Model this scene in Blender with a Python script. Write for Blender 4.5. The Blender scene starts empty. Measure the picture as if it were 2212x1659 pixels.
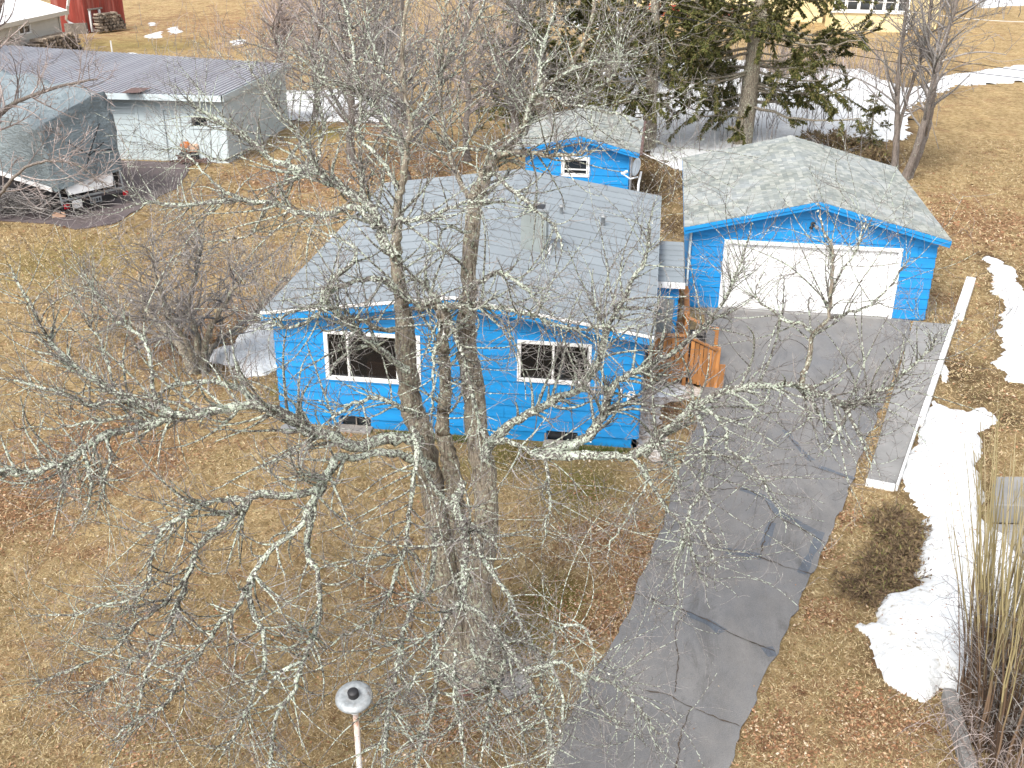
import bpy, math, random
import numpy as np
from mathutils import Vector, Matrix
rnd = random.Random(7); rg = np.random.default_rng(11)
S = bpy.context.scene; COL = S.collection
# ------------------------------------------------------------------ camera, sky, sun, exposure
CX, CY, FPX = 1106.0, 829.5, 2323.94
_p, _y, _r = [math.radians(a) for a in (25.224, 7.541, -0.753)]
EYE = np.array([0, 0, 11.1])
FW = np.array([-math.sin(_y)*math.cos(_p), math.cos(_y)*math.cos(_p), -math.sin(_p)])
RT = np.array([math.cos(_y), math.sin(_y), 0]); DN = np.cross(FW, RT)
RT, DN = RT*math.cos(_r)+DN*math.sin(_r), -RT*math.sin(_r)+DN*math.cos(_r)
cam = bpy.data.cameras.new('camera'); co = bpy.data.objects.new('camera', cam); COL.objects.link(co)
M = Matrix.Identity(4)
for i in range(3):
    M[i][0] = RT[i]; M[i][1] = -DN[i]; M[i][2] = -FW[i]; M[i][3] = EYE[i]
co.matrix_world = M
cam.sensor_fit = 'HORIZONTAL'; cam.sensor_width = 36; cam.lens = 36*FPX/2212
cam.clip_start = 0.3; cam.clip_end = 5000
S.camera = co
W = bpy.data.worlds.new('World'); S.world = W; W.use_nodes = True
wn = W.node_tree; wn.nodes.clear()
wo = wn.nodes.new('ShaderNodeOutputWorld'); bg = wn.nodes.new('ShaderNodeBackground')
sky = wn.nodes.new('ShaderNodeTexSky'); sky.sky_type = 'NISHITA'; sky.sun_disc = False
SUN_AZ, SUN_EL = math.radians(203), math.radians(50)     # azimuth clockwise from +Y: behind the camera, to the left
sky.sun_elevation = SUN_EL; sky.sun_rotation = SUN_AZ
sky.air_density = 0.8; sky.dust_density = 3.0; sky.ozone_density = 0.7
bg.inputs[1].default_value = 0.15
hs = wn.nodes.new('ShaderNodeHueSaturation'); hs.inputs['Saturation'].default_value = .3   # thin high cloud: a paler sky
wn.links.new(sky.outputs[0], hs.inputs['Color']); wn.links.new(hs.outputs[0], bg.inputs[0]); wn.links.new(bg.outputs[0], wo.inputs[0])
sl = bpy.data.lights.new('sun', 'SUN'); sl.energy = 1.2; sl.angle = math.radians(14); sl.color = (1, .955, .88)
so = bpy.data.objects.new('sun', sl); COL.objects.link(so)
sd = Vector((math.sin(SUN_AZ)*math.cos(SUN_EL), math.cos(SUN_AZ)*math.cos(SUN_EL), math.sin(SUN_EL)))
so.rotation_euler = sd.to_track_quat('Z', 'Y').to_euler(); so.location = (0, 0, 60)
S.view_settings.view_transform = 'Standard'; S.view_settings.look = 'None'
S.view_settings.exposure = 1.3; S.view_settings.gamma = 1

# ------------------------------------------------------------------ photo measurements -> places in the world
def _ray(px, py): return FW*FPX + RT*(px-CX) + DN*(py-CY)
def G(px, py, z=0.):
    d = _ray(px, py); return EYE + d*((z-EYE[2])/d[2])
def YP(px, py, y):
    d = _ray(px, py); return EYE + d*(y/d[1])

# ------------------------------------------------------------------ materials
def nodes(name):
    m = bpy.data.materials.new(name); m.use_nodes = True
    t = m.node_tree; b = t.nodes['Principled BSDF']; return m, t, b
def N(t, typ, **k):
    n = t.nodes.new(typ)
    for a, v in k.items():
        if a in n.inputs: n.inputs[a].default_value = v
        else: setattr(n, a, v)
    return n
def ramp(t, stops, src):
    n = t.nodes.new('ShaderNodeValToRGB'); e = n.color_ramp.elements
    while len(e) < len(stops): e.new(.5)
    for i, (p, c) in enumerate(stops): e[i].position = p; e[i].color = (*c, 1) if len(c) == 3 else c
    t.links.new(src, n.inputs[0]); return n.outputs[0]
def coords(t, scale=(1, 1, 1), rot=(0, 0, 0)):
    g = N(t, 'ShaderNodeNewGeometry'); m = N(t, 'ShaderNodeMapping'); m.inputs['Scale'].default_value = scale
    m.inputs['Rotation'].default_value = rot
    t.links.new(g.outputs['Position'], m.inputs['Vector']); return m.outputs[0]
def noise(t, vec, scale, detail=4, rough=.55, out='Fac', dist=0):
    n = N(t, 'ShaderNodeTexNoise', Scale=scale, Detail=detail, Roughness=rough, Distortion=dist); t.links.new(vec, n.inputs['Vector']); return n.outputs[out]
def mix(t, fac, a, b, mode='MIX'):
    n = t.nodes.new('ShaderNodeMix'); n.data_type = 'RGBA'; n.blend_type = mode
    for i, v in ((0, fac), (6, a), (7, b)):
        if isinstance(v, bpy.types.NodeSocket): t.links.new(v, n.inputs[i])
        elif i == 0: n.inputs[0].default_value = v
        else: n.inputs[i].default_value = (*v, 1)
    return n.outputs[2]
def math_(t, op, a, b=0.5):
    n = t.nodes.new('ShaderNodeMath'); n.operation = op
    for i, v in ((0, a), (1, b)):
        if isinstance(v, bpy.types.NodeSocket): t.links.new(v, n.inputs[i])
        else: n.inputs[i].default_value = v
    return n.outputs[0]
def bump(t, b, h, strength=.3, dist=.02):
    n = N(t, 'ShaderNodeBump', Strength=strength, Distance=dist); t.links.new(h, n.inputs['Height']); t.links.new(n.outputs[0], b.inputs['Normal'])
def rnd_island(t):
    g = N(t, 'ShaderNodeNewGeometry'); o = N(t, 'ShaderNodeObjectInfo')
    return math_(t, 'FRACT', math_(t, 'ADD', g.outputs['Random Per Island'], o.outputs['Random']))
def paint(name, c, var=.12, rough=.55, scale=6, bumps=.15, metal=0, dirt=None, dirt_amt=.35, stretch=(1, 1, 1), isl=.0, spec=.35):
    m, t, b = nodes(name); v = coords(t, stretch)
    n1 = noise(t, v, scale, 5); c = np.array(c)
    col = ramp(t, [(.3, tuple(c*(1-var))), (.7, tuple(np.minimum(c*(1+var), 1)))], n1)
    if dirt is not None:
        n2 = noise(t, v, scale*.37, 6, .7); f = ramp(t, [(.5, (0, 0, 0)), (.72, (dirt_amt,)*3)], n2); col = mix(t, f, col, dirt)
    if isl:
        r = rnd_island(t); col = mix(t, 1., col, ramp(t, [(0, (1-isl,)*3), (1, (1+isl*.3,)*3)], r), 'MULTIPLY')
    t.links.new(col, b.inputs['Base Color']); b.inputs['Roughness'].default_value = rough; b.inputs['Metallic'].default_value = metal
    b.inputs['Specular IOR Level'].default_value = spec
    if bumps: bump(t, b, noise(t, v, scale*9, 4), bumps, .01)
    return m
MAT = {}
BLUE = (.010, .235, .56)
MAT['blue'] = paint('blue_paint', BLUE, .13, .5, 2.5, .25, dirt=(.05, .22, .5), dirt_amt=.35, stretch=(.6, .6, 3), isl=.10)
MAT['blue2'] = paint('blue_foundation_paint', (.03, .19, .45), .15, .8, 5, .5, dirt=(.14, .22, .3), dirt_amt=.5)
MAT['white'] = paint('white_paint', (.74, .74, .73), .04, .45, 5, .1, dirt=(.6, .59, .55), dirt_amt=.35)
MAT['doorwhite'] = paint('white_door_enamel', (.82, .82, .81), .025, .4, 3, .06, dirt=(.7, .69, .66), dirt_amt=.3)
MAT['housemetal'] = paint('grey_roof_panel', (.225, .255, .275), .06, .5, 1.2, .12, dirt=(.19, .215, .225), dirt_amt=.5, isl=.07)
MAT['seam_ribshade'] = paint('roof_seam_and_rib_shade', (.075, .085, .09), .1, .8, 3, .1)  # dark roof joints; on the workshop also painted rib shade
MAT['flue'] = paint('chimney_sheet', (.235, .265, .26), .1, .6, 3, .2, dirt=(.16, .17, .16), dirt_amt=.5)
MAT['palegrey'] = paint('pale_blue_grey_siding', (.56, .64, .66), .05, .6, 2, .12, dirt=(.47, .54, .56), dirt_amt=.35, isl=.05)
MAT['corrug'] = paint('weathered_roof_metal', (.34, .34, .37), .10, .45, .7, .15, metal=.1, dirt=(.22, .205, .22), dirt_amt=.6, isl=.12, stretch=(1, .25, 1))
MAT['rust'] = paint('rusty_metal', (.12, .075, .065), .3, .8, 6, .4)
MAT['timber'] = paint('cedar_stain', (.42, .185, .06), .28, .65, 7, .35, dirt=(.24, .12, .05), dirt_amt=.6, stretch=(1, 1, .35), isl=.32)
MAT['oldwood'] = paint('grey_wood', (.23, .2, .17), .3, .85, 9, .5, isl=.4)
MAT['logend'] = paint('split_log', (.27, .22, .17), .35, .9, 12, .5, isl=.75)
MAT['concrete'] = paint('weathered_concrete', (.215, .212, .205), .16, .85, 1.9, .6, dirt=(.33, .32, .31), dirt_amt=.6)
MAT['stone'] = paint('field_stone', (.35, .32, .29), .3, .85, 8, .5, isl=.5)
MAT['brick'] = paint('old_brick', (.20, .10, .08), .3, .9, 8, .5, isl=.4)
MAT['sidingbeige'] = paint('beige_vinyl', (.48, .45, .39), .05, .55, 2, .05, isl=.08)
MAT['redmetal'] = paint('faded_barn_red', (.27, .045, .03), .3, .75, 1.6, .3, dirt=(.46, .20, .16), dirt_amt=.8, stretch=(3.5, 3.5, .25), isl=.15)
MAT['yellow'] = paint('cream_yellow_siding', (.72, .60, .34), .05, .6, 2, .05, isl=.05)
MAT['redbase'] = paint('red_foundation', (.42, .08, .045), .15, .8, 4, .2)
MAT['black'] = paint('black_plastic', (.018, .018, .02), .2, .5, 8, .1)
MAT['steel'] = paint('galvanised_steel', (.27, .29, .30), .22, .5, 22, .1, metal=.3, dirt=(.24, .22, .2), dirt_amt=.6)
MAT['greydish'] = paint('grey_dish', (.20, .23, .26), .05, .5, 4, .05)
MAT['orange'] = paint('orange_enamel', (.36, .11, .02), .2, .5, 9, .1)
MAT['red'] = paint('tail_lamp_red', (.35, .01, .02), .1, .3, 5, 0)
MAT['brass'] = paint('fresh_cut_block', (.62, .40, .28), .15, .8, 10, .3)
MAT['dirt'] = paint('bare_soil', (.06, .045, .035), .35, .95, 6, .8, dirt=(.12, .085, .055), dirt_amt=.7)
MAT['poleW'] = paint('rusty_white_pole', (.7, .68, .66), .05, .6, 6, .2, dirt=(.36, .15, .06), dirt_amt=1., stretch=(1.6, 1.6, .7))
def tarp():
    m, t, b = nodes('grey_tarpaulin'); v = coords(t, (1, 1, 1)); w = noise(t, coords(t, (1, 1, 2.6), (0, 0, .5)), 2.2, 5, .6, dist=1.5)
    col = ramp(t, [(.3, (.13, .165, .18)), (.7, (.21, .25, .265))], w); t.links.new(col, b.inputs['Base Color'])
    b.inputs['Roughness'].default_value = .5; bump(t, b, w, .9, .12); return m
MAT['tarp'] = tarp()
def glass():
    m, t, b = nodes('window_glass'); b.inputs['Base Color'].default_value = (.012, .013, .014, 1)
    b.inputs['Roughness'].default_value = .04; b.inputs['Specular IOR Level'].default_value = .6
    tr = N(t, 'ShaderNodeBsdfTransparent'); mx = N(t, 'ShaderNodeMixShader'); mx.inputs[0].default_value = .5
    t.links.new(tr.outputs[0], mx.inputs[1]); t.links.new(b.outputs[0], mx.inputs[2])
    t.links.new(mx.outputs[0], t.nodes['Material Output'].inputs[0]); return m
MAT['glass'] = glass()
def solidglass():
    m, t, b = nodes('dark_window_glass'); b.inputs['Base Color'].default_value = (.02, .024, .027, 1)
    b.inputs['Roughness'].default_value = .06; b.inputs['Specular IOR Level'].default_value = .7; return m
MAT['dglass'] = solidglass()
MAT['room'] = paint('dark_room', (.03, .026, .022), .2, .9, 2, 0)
MAT['sofa'] = paint('brown_sofa', (.10, .04, .02), .2, .8, 5, .1)
def shingle():
    m, t, b = nodes('asphalt_shingle'); v = coords(t)
    r = rnd_island(t)
    col = ramp(t, [(0, (.165, .185, .175)), (.3, (.22, .24, .22)), (.65, (.275, .29, .26)), (1, (.35, .36, .325))], r)
    g = noise(t, v, 90, 3, .7); col = mix(t, 1., col, ramp(t, [(.25, (.72,)*3), (.75, (1.2,)*3)], g), 'MULTIPLY')
    big = noise(t, v, .9, 4); col = mix(t, ramp(t, [(.4, (0,)*3), (.75, (.45,)*3)], big), col, (.36, .39, .42))
    t.links.new(col, b.inputs['Base Color']); b.inputs['Roughness'].default_value = .85; bump(t, b, g, .5, .01); return m
MAT['shingle'] = shingle()
def bark(name, dark, mid, lich, thr, lscale, grooves=True):
    m, t, b = nodes(name); v = coords(t)
    if grooves:
        f = noise(t, coords(t, (1, 1, .13)), 34, 5, .7, dist=.5); base = ramp(t, [(.36, dark), (.6, mid)], f)
    else:
        f = noise(t, v, 30, 3); r = rnd_island(t)
        base = mix(t, 1., ramp(t, [(.3, dark), (.7, mid)], f), ramp(t, [(0, (.45,)*3), (1, (1.45,)*3)], r), 'MULTIPLY')
    n = noise(t, v, lscale, 5, .68, dist=.6); big = noise(t, v, 1.3, 3)
    fac = math_(t, 'ADD', n, math_(t, 'MULTIPLY', math_(t, 'SUBTRACT', big, .5), .22))
    msk = ramp(t, [(thr, (0,)*3), (thr+.035, (1,)*3)], fac)
    lc = ramp(t, [(.35, tuple(np.array(lich)*np.array((.62, .75, .6)))), (.6, lich)], noise(t, v, lscale*2.3, 3))
    t.links.new(mix(t, msk, base, lc), b.inputs['Base Color']); b.inputs['Roughness'].default_value = .9
    b.inputs['Specular IOR Level'].default_value = .15
    bump(t, b, math_(t, 'ADD', f, math_(t, 'MULTIPLY', fac, .8)), .9, .03 if grooves else .008); return m
MAT['bark'] = bark('furrowed_bark', (.085, .07, .055), (.37, .32, .25), (.54, .53, .44), .56, 18)
MAT['lbark'] = bark('lichen_bark', (.045, .04, .035), (.20, .18, .16), (.62, .64, .57), .495, 26)
MAT['twig'] = bark('twig_bark', (.12, .108, .104), (.34, .315, .30), (.56, .56, .52), .60, 34, False)
MAT['twigpink'] = bark('mauve_twig_bark', (.20, .165, .15), (.46, .39, .365), (.55, .52, .48), .70, 30, False)
MAT['greybark'] = bark('smooth_grey_bark', (.10, .085, .075), (.24, .205, .18), (.36, .36, .31), .62, 9)
def leafmat(name, stops, rough=.9):
    m, t, b = nodes(name); r = rnd_island(t); t.links.new(ramp(t, stops, r), b.inputs['Base Color'])
    b.inputs['Roughness'].default_value = rough; b.inputs['Specular IOR Level'].default_value = .2; return m
MAT['blade'] = leafmat('dry_grass_blades', [(0, (.16, .11, .06)), (.3, (.33, .24, .135)), (.6, (.45, .345, .19)), (.85, (.58, .48, .31)), (1, (.22, .21, .08))])
MAT['leaves'] = leafmat('fallen_leaf', [(0, (.10, .05, .03)), (.4, (.25, .125, .065)), (.7, (.37, .215, .12)), (.93, (.46, .33, .21)), (1, (.58, .50, .39))])
MAT['green'] = leafmat('green_grass_blades', [(0, (.04, .07, .015)), (.6, (.09, .13, .03)), (1, (.2, .2, .07))])
MAT['lichenflake'] = leafmat('lichen_flakes', [(0, (.26, .31, .24)), (.5, (.46, .49, .42)), (1, (.66, .66, .6))])
MAT['spruce'] = leafmat('spruce_needles', [(0, (.035, .045, .016)), (.45, (.085, .095, .028)), (.8, (.165, .155, .05)), (1, (.21, .155, .08))])
MAT['juniper'] = leafmat('juniper_spray', [(0, (.10, .075, .05)), (.5, (.20, .145, .085)), (.8, (.28, .20, .11)), (1, (.15, .17, .05))])
MAT['willowhi'] = leafmat('willow_shoot', [(0, (.17, .14, .07)), (.5, (.32, .27, .14)), (1, (.42, .36, .23))])
MAT['lampshell'] = paint('chalky_white_enamel', (.5, .5, .49), .1, .5, 20, .1)
MAT['willowlo'] = leafmat('willow_stem', [(0, (.045, .03, .022)), (.5, (.13, .085, .055)), (1, (.26, .18, .12))])
def snow():
    m, t, b = nodes('old_snow'); v = coords(t); n = noise(t, v, 9, 6, .7); n2 = noise(t, v, 1.6, 3)
    f = math_(t, 'ADD', n, math_(t, 'MULTIPLY', math_(t, 'SUBTRACT', n2, .5), .4))
    col = ramp(t, [(.28, (.30, .27, .22)), (.35, (.50, .49, .46)), (.44, (.62, .635, .64)), (.65, (.70, .715, .73))], f)
    t.links.new(col, b.inputs['Base Color']); b.inputs['Roughness'].default_value = .65; bump(t, b, f, .6, .10); return m
MAT['snow'] = snow()
def asphalt(name, a, b_, tint):
    m, t, b = nodes(name); v = coords(t); fine = noise(t, v, 60, 3, .8); big = noise(t, v, .55, 5, .6, dist=.5); med = noise(t, coords(t, (1, .5, 1)), 2.3, 5, .65)
    col = ramp(t, [(.32, a), (.68, b_)], med); col = mix(t, ramp(t, [(.45, (0,)*3), (.68, (.65,)*3)], big), col, tint)
    col = mix(t, 1., col, ramp(t, [(.3, (.78,)*3), (.7, (1.2,)*3)], fine), 'MULTIPLY')
    st = noise(t, coords(t, (1, .35, 1), (0, 0, .25)), 1.1, 7, .75, dist=1.2); col = mix(t, 1., col, ramp(t, [(.32, (.72, .71, .70)), (.45, (1.,)*3), (.62, (1.05, 1.03, 1.)), (.72, (1.22, 1.17, 1.08))], st), 'MULTIPLY')
    vo = N(t, 'ShaderNodeTexVoronoi', Scale=55); t.links.new(v, vo.inputs['Vector']); col = mix(t, 1., col, ramp(t, [(.05, (1.45,)*3), (.22, (1.,)*3)], vo.outputs['Distance']), 'MULTIPLY')
    t.links.new(col, b.inputs['Base Color']); b.inputs['Roughness'].default_value = .9; b.inputs['Specular IOR Level'].default_value = .25
    bump(t, b, fine, .5, .008); return m
MAT['asphalt'] = asphalt('grey_asphalt', (.145, .142, .14), (.20, .196, .192), (.135, .14, .15))
MAT['seal'] = asphalt('crack_sealer', (.095, .105, .125), (.125, .14, .16), (.09, .11, .135))
MAT['pad'] = asphalt('brown_asphalt', (.105, .085, .09), (.15, .12, .12), (.13, .115, .11))
def gravel():
    m, t, b = nodes('white_gravel'); v = coords(t); vo = N(t, 'ShaderNodeTexVoronoi', Scale=16); t.links.new(v, vo.inputs['Vector'])
    col = ramp(t, [(0, (.7, .66, .6)), (.5, (.42, .36, .30)), (1, (.16, .11, .07))], vo.outputs['Distance']); col = mix(t, .5, col, ramp(t, [(.4, (.75, .72, .68)), (.6, (.25, .17, .1))], noise(t, v, 5, 5)))
    t.links.new(col, b.inputs['Base Color']); b.inputs['Roughness'].default_value = .9; bump(t, b, vo.outputs['Distance'], .8, .03); return m
MAT['gravel'] = gravel()
def ground():
    m, t, b = nodes('dead_lawn'); v = coords(t); at = {}
    for k in ('leafy', 'damp', 'mossy'):
        a = N(t, 'ShaderNodeAttribute'); a.attribute_name = k; at[k] = a.outputs['Fac']
    fine = noise(t, v, 38, 5, .8, dist=.8); med = noise(t, v, 4.5, 6, .7, dist=.5); big = noise(t, v, .42, 4, .6); hue = noise(t, v, 1.3, 5, .62)
    straw = ramp(t, [(.28, (.19, .132, .06)), (.5, (.38, .272, .135)), (.72, (.58, .45, .26))], med)
    rust = ramp(t, [(.3, (.16, .085, .045)), (.7, (.40, .24, .13))], med)
    f = math_(t, 'ADD', hue, math_(t, 'MULTIPLY', math_(t, 'SUBTRACT', at['leafy'], .35), .35)); f = math_(t, 'ADD', f, math_(t, 'MULTIPLY', math_(t, 'SUBTRACT', big, .5), .5))
    col = mix(t, ramp(t, [(.40, (0,)*3), (.62, (.9,)*3)], f), straw, rust)
    ms = math_(t, 'MULTIPLY', at['mossy'], math_(t, 'ADD', med, .35)); col = mix(t, ramp(t, [(.22, (0,)*3), (.7, (.85,)*3)], ms), col, (.17, .155, .035))
    dk = math_(t, 'MULTIPLY', at['damp'], math_(t, 'ADD', hue, .45)); col = mix(t, ramp(t, [(.2, (0,)*3), (.9, (.85,)*3)], dk), col, (.085, .055, .03))
    col = mix(t, 1., col, ramp(t, [(.25, (.42,)*3), (.5, (1.0,)*3), (.75, (1.75,)*3)], fine), 'MULTIPLY')
    far = noise(t, coords(t, (1, .45, 1)), .9, 6, .72); col = mix(t, 1., col, ramp(t, [(.3, (.72, .70, .66)), (.55, (1.02,)*3), (.75, (1.2, 1.18, 1.12))], far), 'MULTIPLY')
    t.links.new(col, b.inputs['Base Color']); b.inputs['Roughness'].default_value = .95; b.inputs['Specular IOR Level'].default_value = .1
    bump(t, b, math_(t, 'ADD', fine, med), 1., .06); return m
MAT['ground'] = ground()

# ------------------------------------------------------------------ object helpers
def link(name, me, mat=None, parent=None, smooth=False):
    o = bpy.data.objects.new(name, me); COL.objects.link(o)
    if mat and me and not me.materials: me.materials.append(MAT[mat])
    if smooth and me: me.polygons.foreach_set('use_smooth', [True]*len(me.polygons))
    if parent is not None:
        o.parent = parent; o.matrix_parent_inverse = world(parent).inverted()
    return o
def world(o):
    if o.parent is None: return Matrix.LocRotScale(o.location, o.rotation_euler, o.scale)
    return world(o.parent) @ o.matrix_parent_inverse @ Matrix.LocRotScale(o.location, o.rotation_euler, o.scale)
def tag(o, label=None, cat=None, group=None, kind=None):
    for k, v in (('label', label), ('category', cat), ('group', group), ('kind', kind)):
        if v: o[k] = v
    return o
def thing(name, loc, label, cat, group=None):
    o = bpy.data.objects.new(name, None); COL.objects.link(o); o.location = tuple(float(a) for a in loc); o.empty_display_size = .3
    return tag(o, label, cat, group)
def np_mesh(name, V, F, k=None):
    """V: n x 3, F: m x k array"""
    me = bpy.data.meshes.new(name); V = np.asarray(V, dtype=np.float32); F = np.asarray(F, dtype=np.int32); k = F.shape[1]
    me.vertices.add(len(V)); me.vertices.foreach_set('co', V.ravel())
    me.loops.add(F.size); me.loops.foreach_set('vertex_index', F.ravel())
    me.polygons.add(len(F)); me.polygons.foreach_set('loop_start', np.arange(0, F.size, k, dtype=np.int32))
    me.update(calc_edges=True); return me
class MB:
    def __init__(s): s.v = []; s.f = []
    def add(s, vs, fs):
        o = len(s.v); s.v += [tuple(map(float, p)) for p in vs]; s.f += [tuple(i+o for i in f) for f in fs]; return s
    def box(s, x0, x1, y0, y1, z0, z1):
        return s.add([(x, y, z) for z in (z0, z1) for x, y in ((x0, y0), (x1, y0), (x1, y1), (x0, y1))],
                     [(0, 3, 2, 1), (4, 5, 6, 7), (0, 1, 5, 4), (1, 2, 6, 5), (2, 3, 7, 6), (3, 0, 4, 7)])
    def bar(s, a, b, w, h, up=(0, 0, 1)):
        a, b, up = Vector(a), Vector(b), Vector(up); d = (b-a).normalized(); r = d.cross(up)
        r = (r if r.length > 1e-4 else Vector((1, 0, 0))).normalized(); u = r.cross(d)
        vs = [p+r*(sx*w/2)+u*(sy*h/2) for p in (a, b) for sx, sy in ((-1, -1), (1, -1), (1, 1), (-1, 1))]
        return s.add(vs, [(0, 3, 2, 1), (4, 5, 6, 7), (0, 1, 5, 4), (1, 2, 6, 5), (2, 3, 7, 6), (3, 0, 4, 7)])
    def tube(s, pts, rad, n=8, caps=True):
        pts = [Vector(p) for p in pts]; rad = rad if hasattr(rad, '__len__') else [rad]*len(pts); vs = []; fs = []
        for i, p in enumerate(pts):
            d = (pts[min(i+1, len(pts)-1)]-pts[max(i-1, 0)]).normalized(); r = d.cross(Vector((.3, .2, 1)) if abs(d.z) < .9 else Vector((1, .1, 0))).normalized(); u = r.cross(d)
            vs += [p+(r*math.cos(2*math.pi*k/n)+u*math.sin(2*math.pi*k/n))*rad[i] for k in range(n)]
        for i in range(len(pts)-1):
            for k in range(n): fs.append((i*n+k, i*n+(k+1) % n, (i+1)*n+(k+1) % n, (i+1)*n+k))
        if caps: fs += [tuple(range(n))[::-1], tuple((len(pts)-1)*n+k for k in range(n))]
        return s.add(vs, fs)
    def prism(s, poly, vec):
        """poly: list of 3D points, extruded by vec"""
        n = len(poly); vec = Vector(vec); p = [Vector(q) for q in poly]
        return s.add(p+[q+vec for q in p], [tuple(range(n)), tuple(range(2*n-1, n-1, -1))]+[(i, n+i, n+(i+1) % n, (i+1) % n) for i in range(n)])
    def lathe(s, prof, n=20, M=None):
        vs = []; fs = []
        for r, z in prof:
            for k in range(n): vs.append(Vector((r*math.cos(2*math.pi*k/n), r*math.sin(2*math.pi*k/n), z)))
        for i in range(len(prof)-1):
            for k in range(n): fs.append((i*n+k, i*n+(k+1) % n, (i+1)*n+(k+1) % n, (i+1)*n+k))
        if M: vs = [M @ v for v in vs]
        return s.add(vs, fs)
    def xf(s, M): s.v = [tuple(M @ Vector(p)) for p in s.v]; return s
    def build(s, name, mat, parent=None, smooth=False, bevel=0):
        me = bpy.data.meshes.new(name); me.from_pydata(s.v, [], s.f); me.update()
        import bmesh
        bm = bmesh.new(); bm.from_mesh(me); bmesh.ops.recalc_face_normals(bm, faces=bm.faces)
        if bevel: bmesh.ops.bevel(bm, geom=bm.edges[:], offset=bevel, segments=1, affect='EDGES')
        bm.to_mesh(me); bm.free()
        return link(name, me, mat, parent, smooth)
def clip(poly, a, b, c):
    """keep a*u+b*v<=c of 2D polygon"""
    out = []
    for i in range(len(poly)):
        p, q = poly[i], poly[(i+1) % len(poly)]; dp = a*p[0]+b*p[1]-c; dq = a*q[0]+b*q[1]-c
        if dp <= 1e-7: out.append(p)
        if (dp < -1e-7 and dq > 1e-7) or (dp > 1e-7 and dq < -1e-7):
            k = dp/(dp-dq); out.append((p[0]+(q[0]-p[0])*k, p[1]+(q[1]-p[1])*k))
    return out
def rects(u0, u1, v0, v1, holes):
    out = [(u0, u1, v0, v1)]
    for h in holes:
        nw = []
        for r in out:
            a, b, c, d = r; ha, hb, hc, hd = max(a, h[0]), min(b, h[1]), max(c, h[2]), min(d, h[3])
            if ha >= hb-1e-4 or hc >= hd-1e-4: nw.append(r); continue
            if ha > a+1e-4: nw.append((a, ha, c, d))
            if hb < b-1e-4: nw.append((hb, b, c, d))
            if hc > c+1e-4: nw.append((ha, hb, c, hc))
            if hd < d-1e-4: nw.append((ha, hb, hd, d))
        out = nw
    return out
def wall_surface(parent, org, U, Nn, L, z0, ztop, holes, mat, course, peak=None, seam=3.66, board='siding_board', core=True, name='wall'):
    """org: 2D start, U: unit dir along wall, Nn: outward normal. peak=(u,z) gable. Wall core + lapped boards."""
    U = Vector((*U, 0)); Nn = Vector((*Nn, 0)); O = Vector((*org, 0))
    def lim(poly):
        if peak:
            k = (peak[1]-ztop)/peak[0]; poly = clip(poly, -k, 1, ztop)
            k2 = (peak[1]-ztop)/(L-peak[0]); poly = clip(poly, k2, 1, ztop+k2*L) if len(poly) > 2 else poly
        return poly
    P = lambda u, v, n: O+U*u+Vector((0, 0, v))+Nn*n
    top = peak[1] if peak else ztop
    w = MB()
    for a, b, c, d in rects(0, L, min(z0, 0)-.1, top, holes):
        q = lim([(a, c), (b, c), (b, d), (a, d)])
        if len(q) > 2: w.prism([P(u, v, -.12) for u, v in q], Nn*.12)
    wo_ = w.build(name, mat, parent)
    if not course: return wo_
    v = z0; k = 0
    while v < top-.02:
        v1 = min(v+course, top); off = (k*1.37) % seam; us = [0]+[u for u in np.arange(off, L, seam) if .3 < u < L-.3]+[L]
        for i in range(len(us)-1):
            a0, b0 = us[i]+(.004 if i else 0), us[i+1]-(.004 if i < len(us)-2 else 0)
            for a, b, c, d in rects(a0, b0, v+(.013 if k else 0), v1, holes):
                q = lim([(a, c), (b, c), (b, d), (a, d)])
                if len(q) < 3 or (b-a) < .02 or d-c < .01: continue
                m = MB(); n = len(q); t_ = lambda vv: .010+.024*(1-(vv-v)/course)
                vs = [P(u, vv, .001) for u, vv in q]+[P(u, vv, t_(vv)) for u, vv in q]
                m.add(vs, [tuple(range(n)), tuple(range(2*n-1, n-1, -1))]+[(i2, n+i2, n+(i2+1) % n, (i2+1) % n) for i2 in range(n)])
                m.build(board, mat, wo_)
        v = v1; k += 1
    return wo_
def frame_rect(m, P, u0, u1, v0, v1, w, n0, n1, sill=0):
    def bx(a, b, c, d, n0=n0, n1=n1):
        vs = [P(u, v, n) for n in (n0, n1) for u, v in ((a, c), (b, c), (b, d), (a, d))]
        m.add(vs, [(0, 3, 2, 1), (4, 5, 6, 7), (0, 1, 5, 4), (1, 2, 6, 5), (2, 3, 7, 6), (3, 0, 4, 7)])
    bx(u0, u1, v0, v0+w); bx(u0, u1, v1-w, v1); bx(u0, u0+w, v0+w, v1-w); bx(u1-w, u1, v0+w, v1-w)
    if sill: bx(u0-.03, u1+.03, v0-.035, v0-.002, n0, n1+sill)
    return bx
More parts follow.
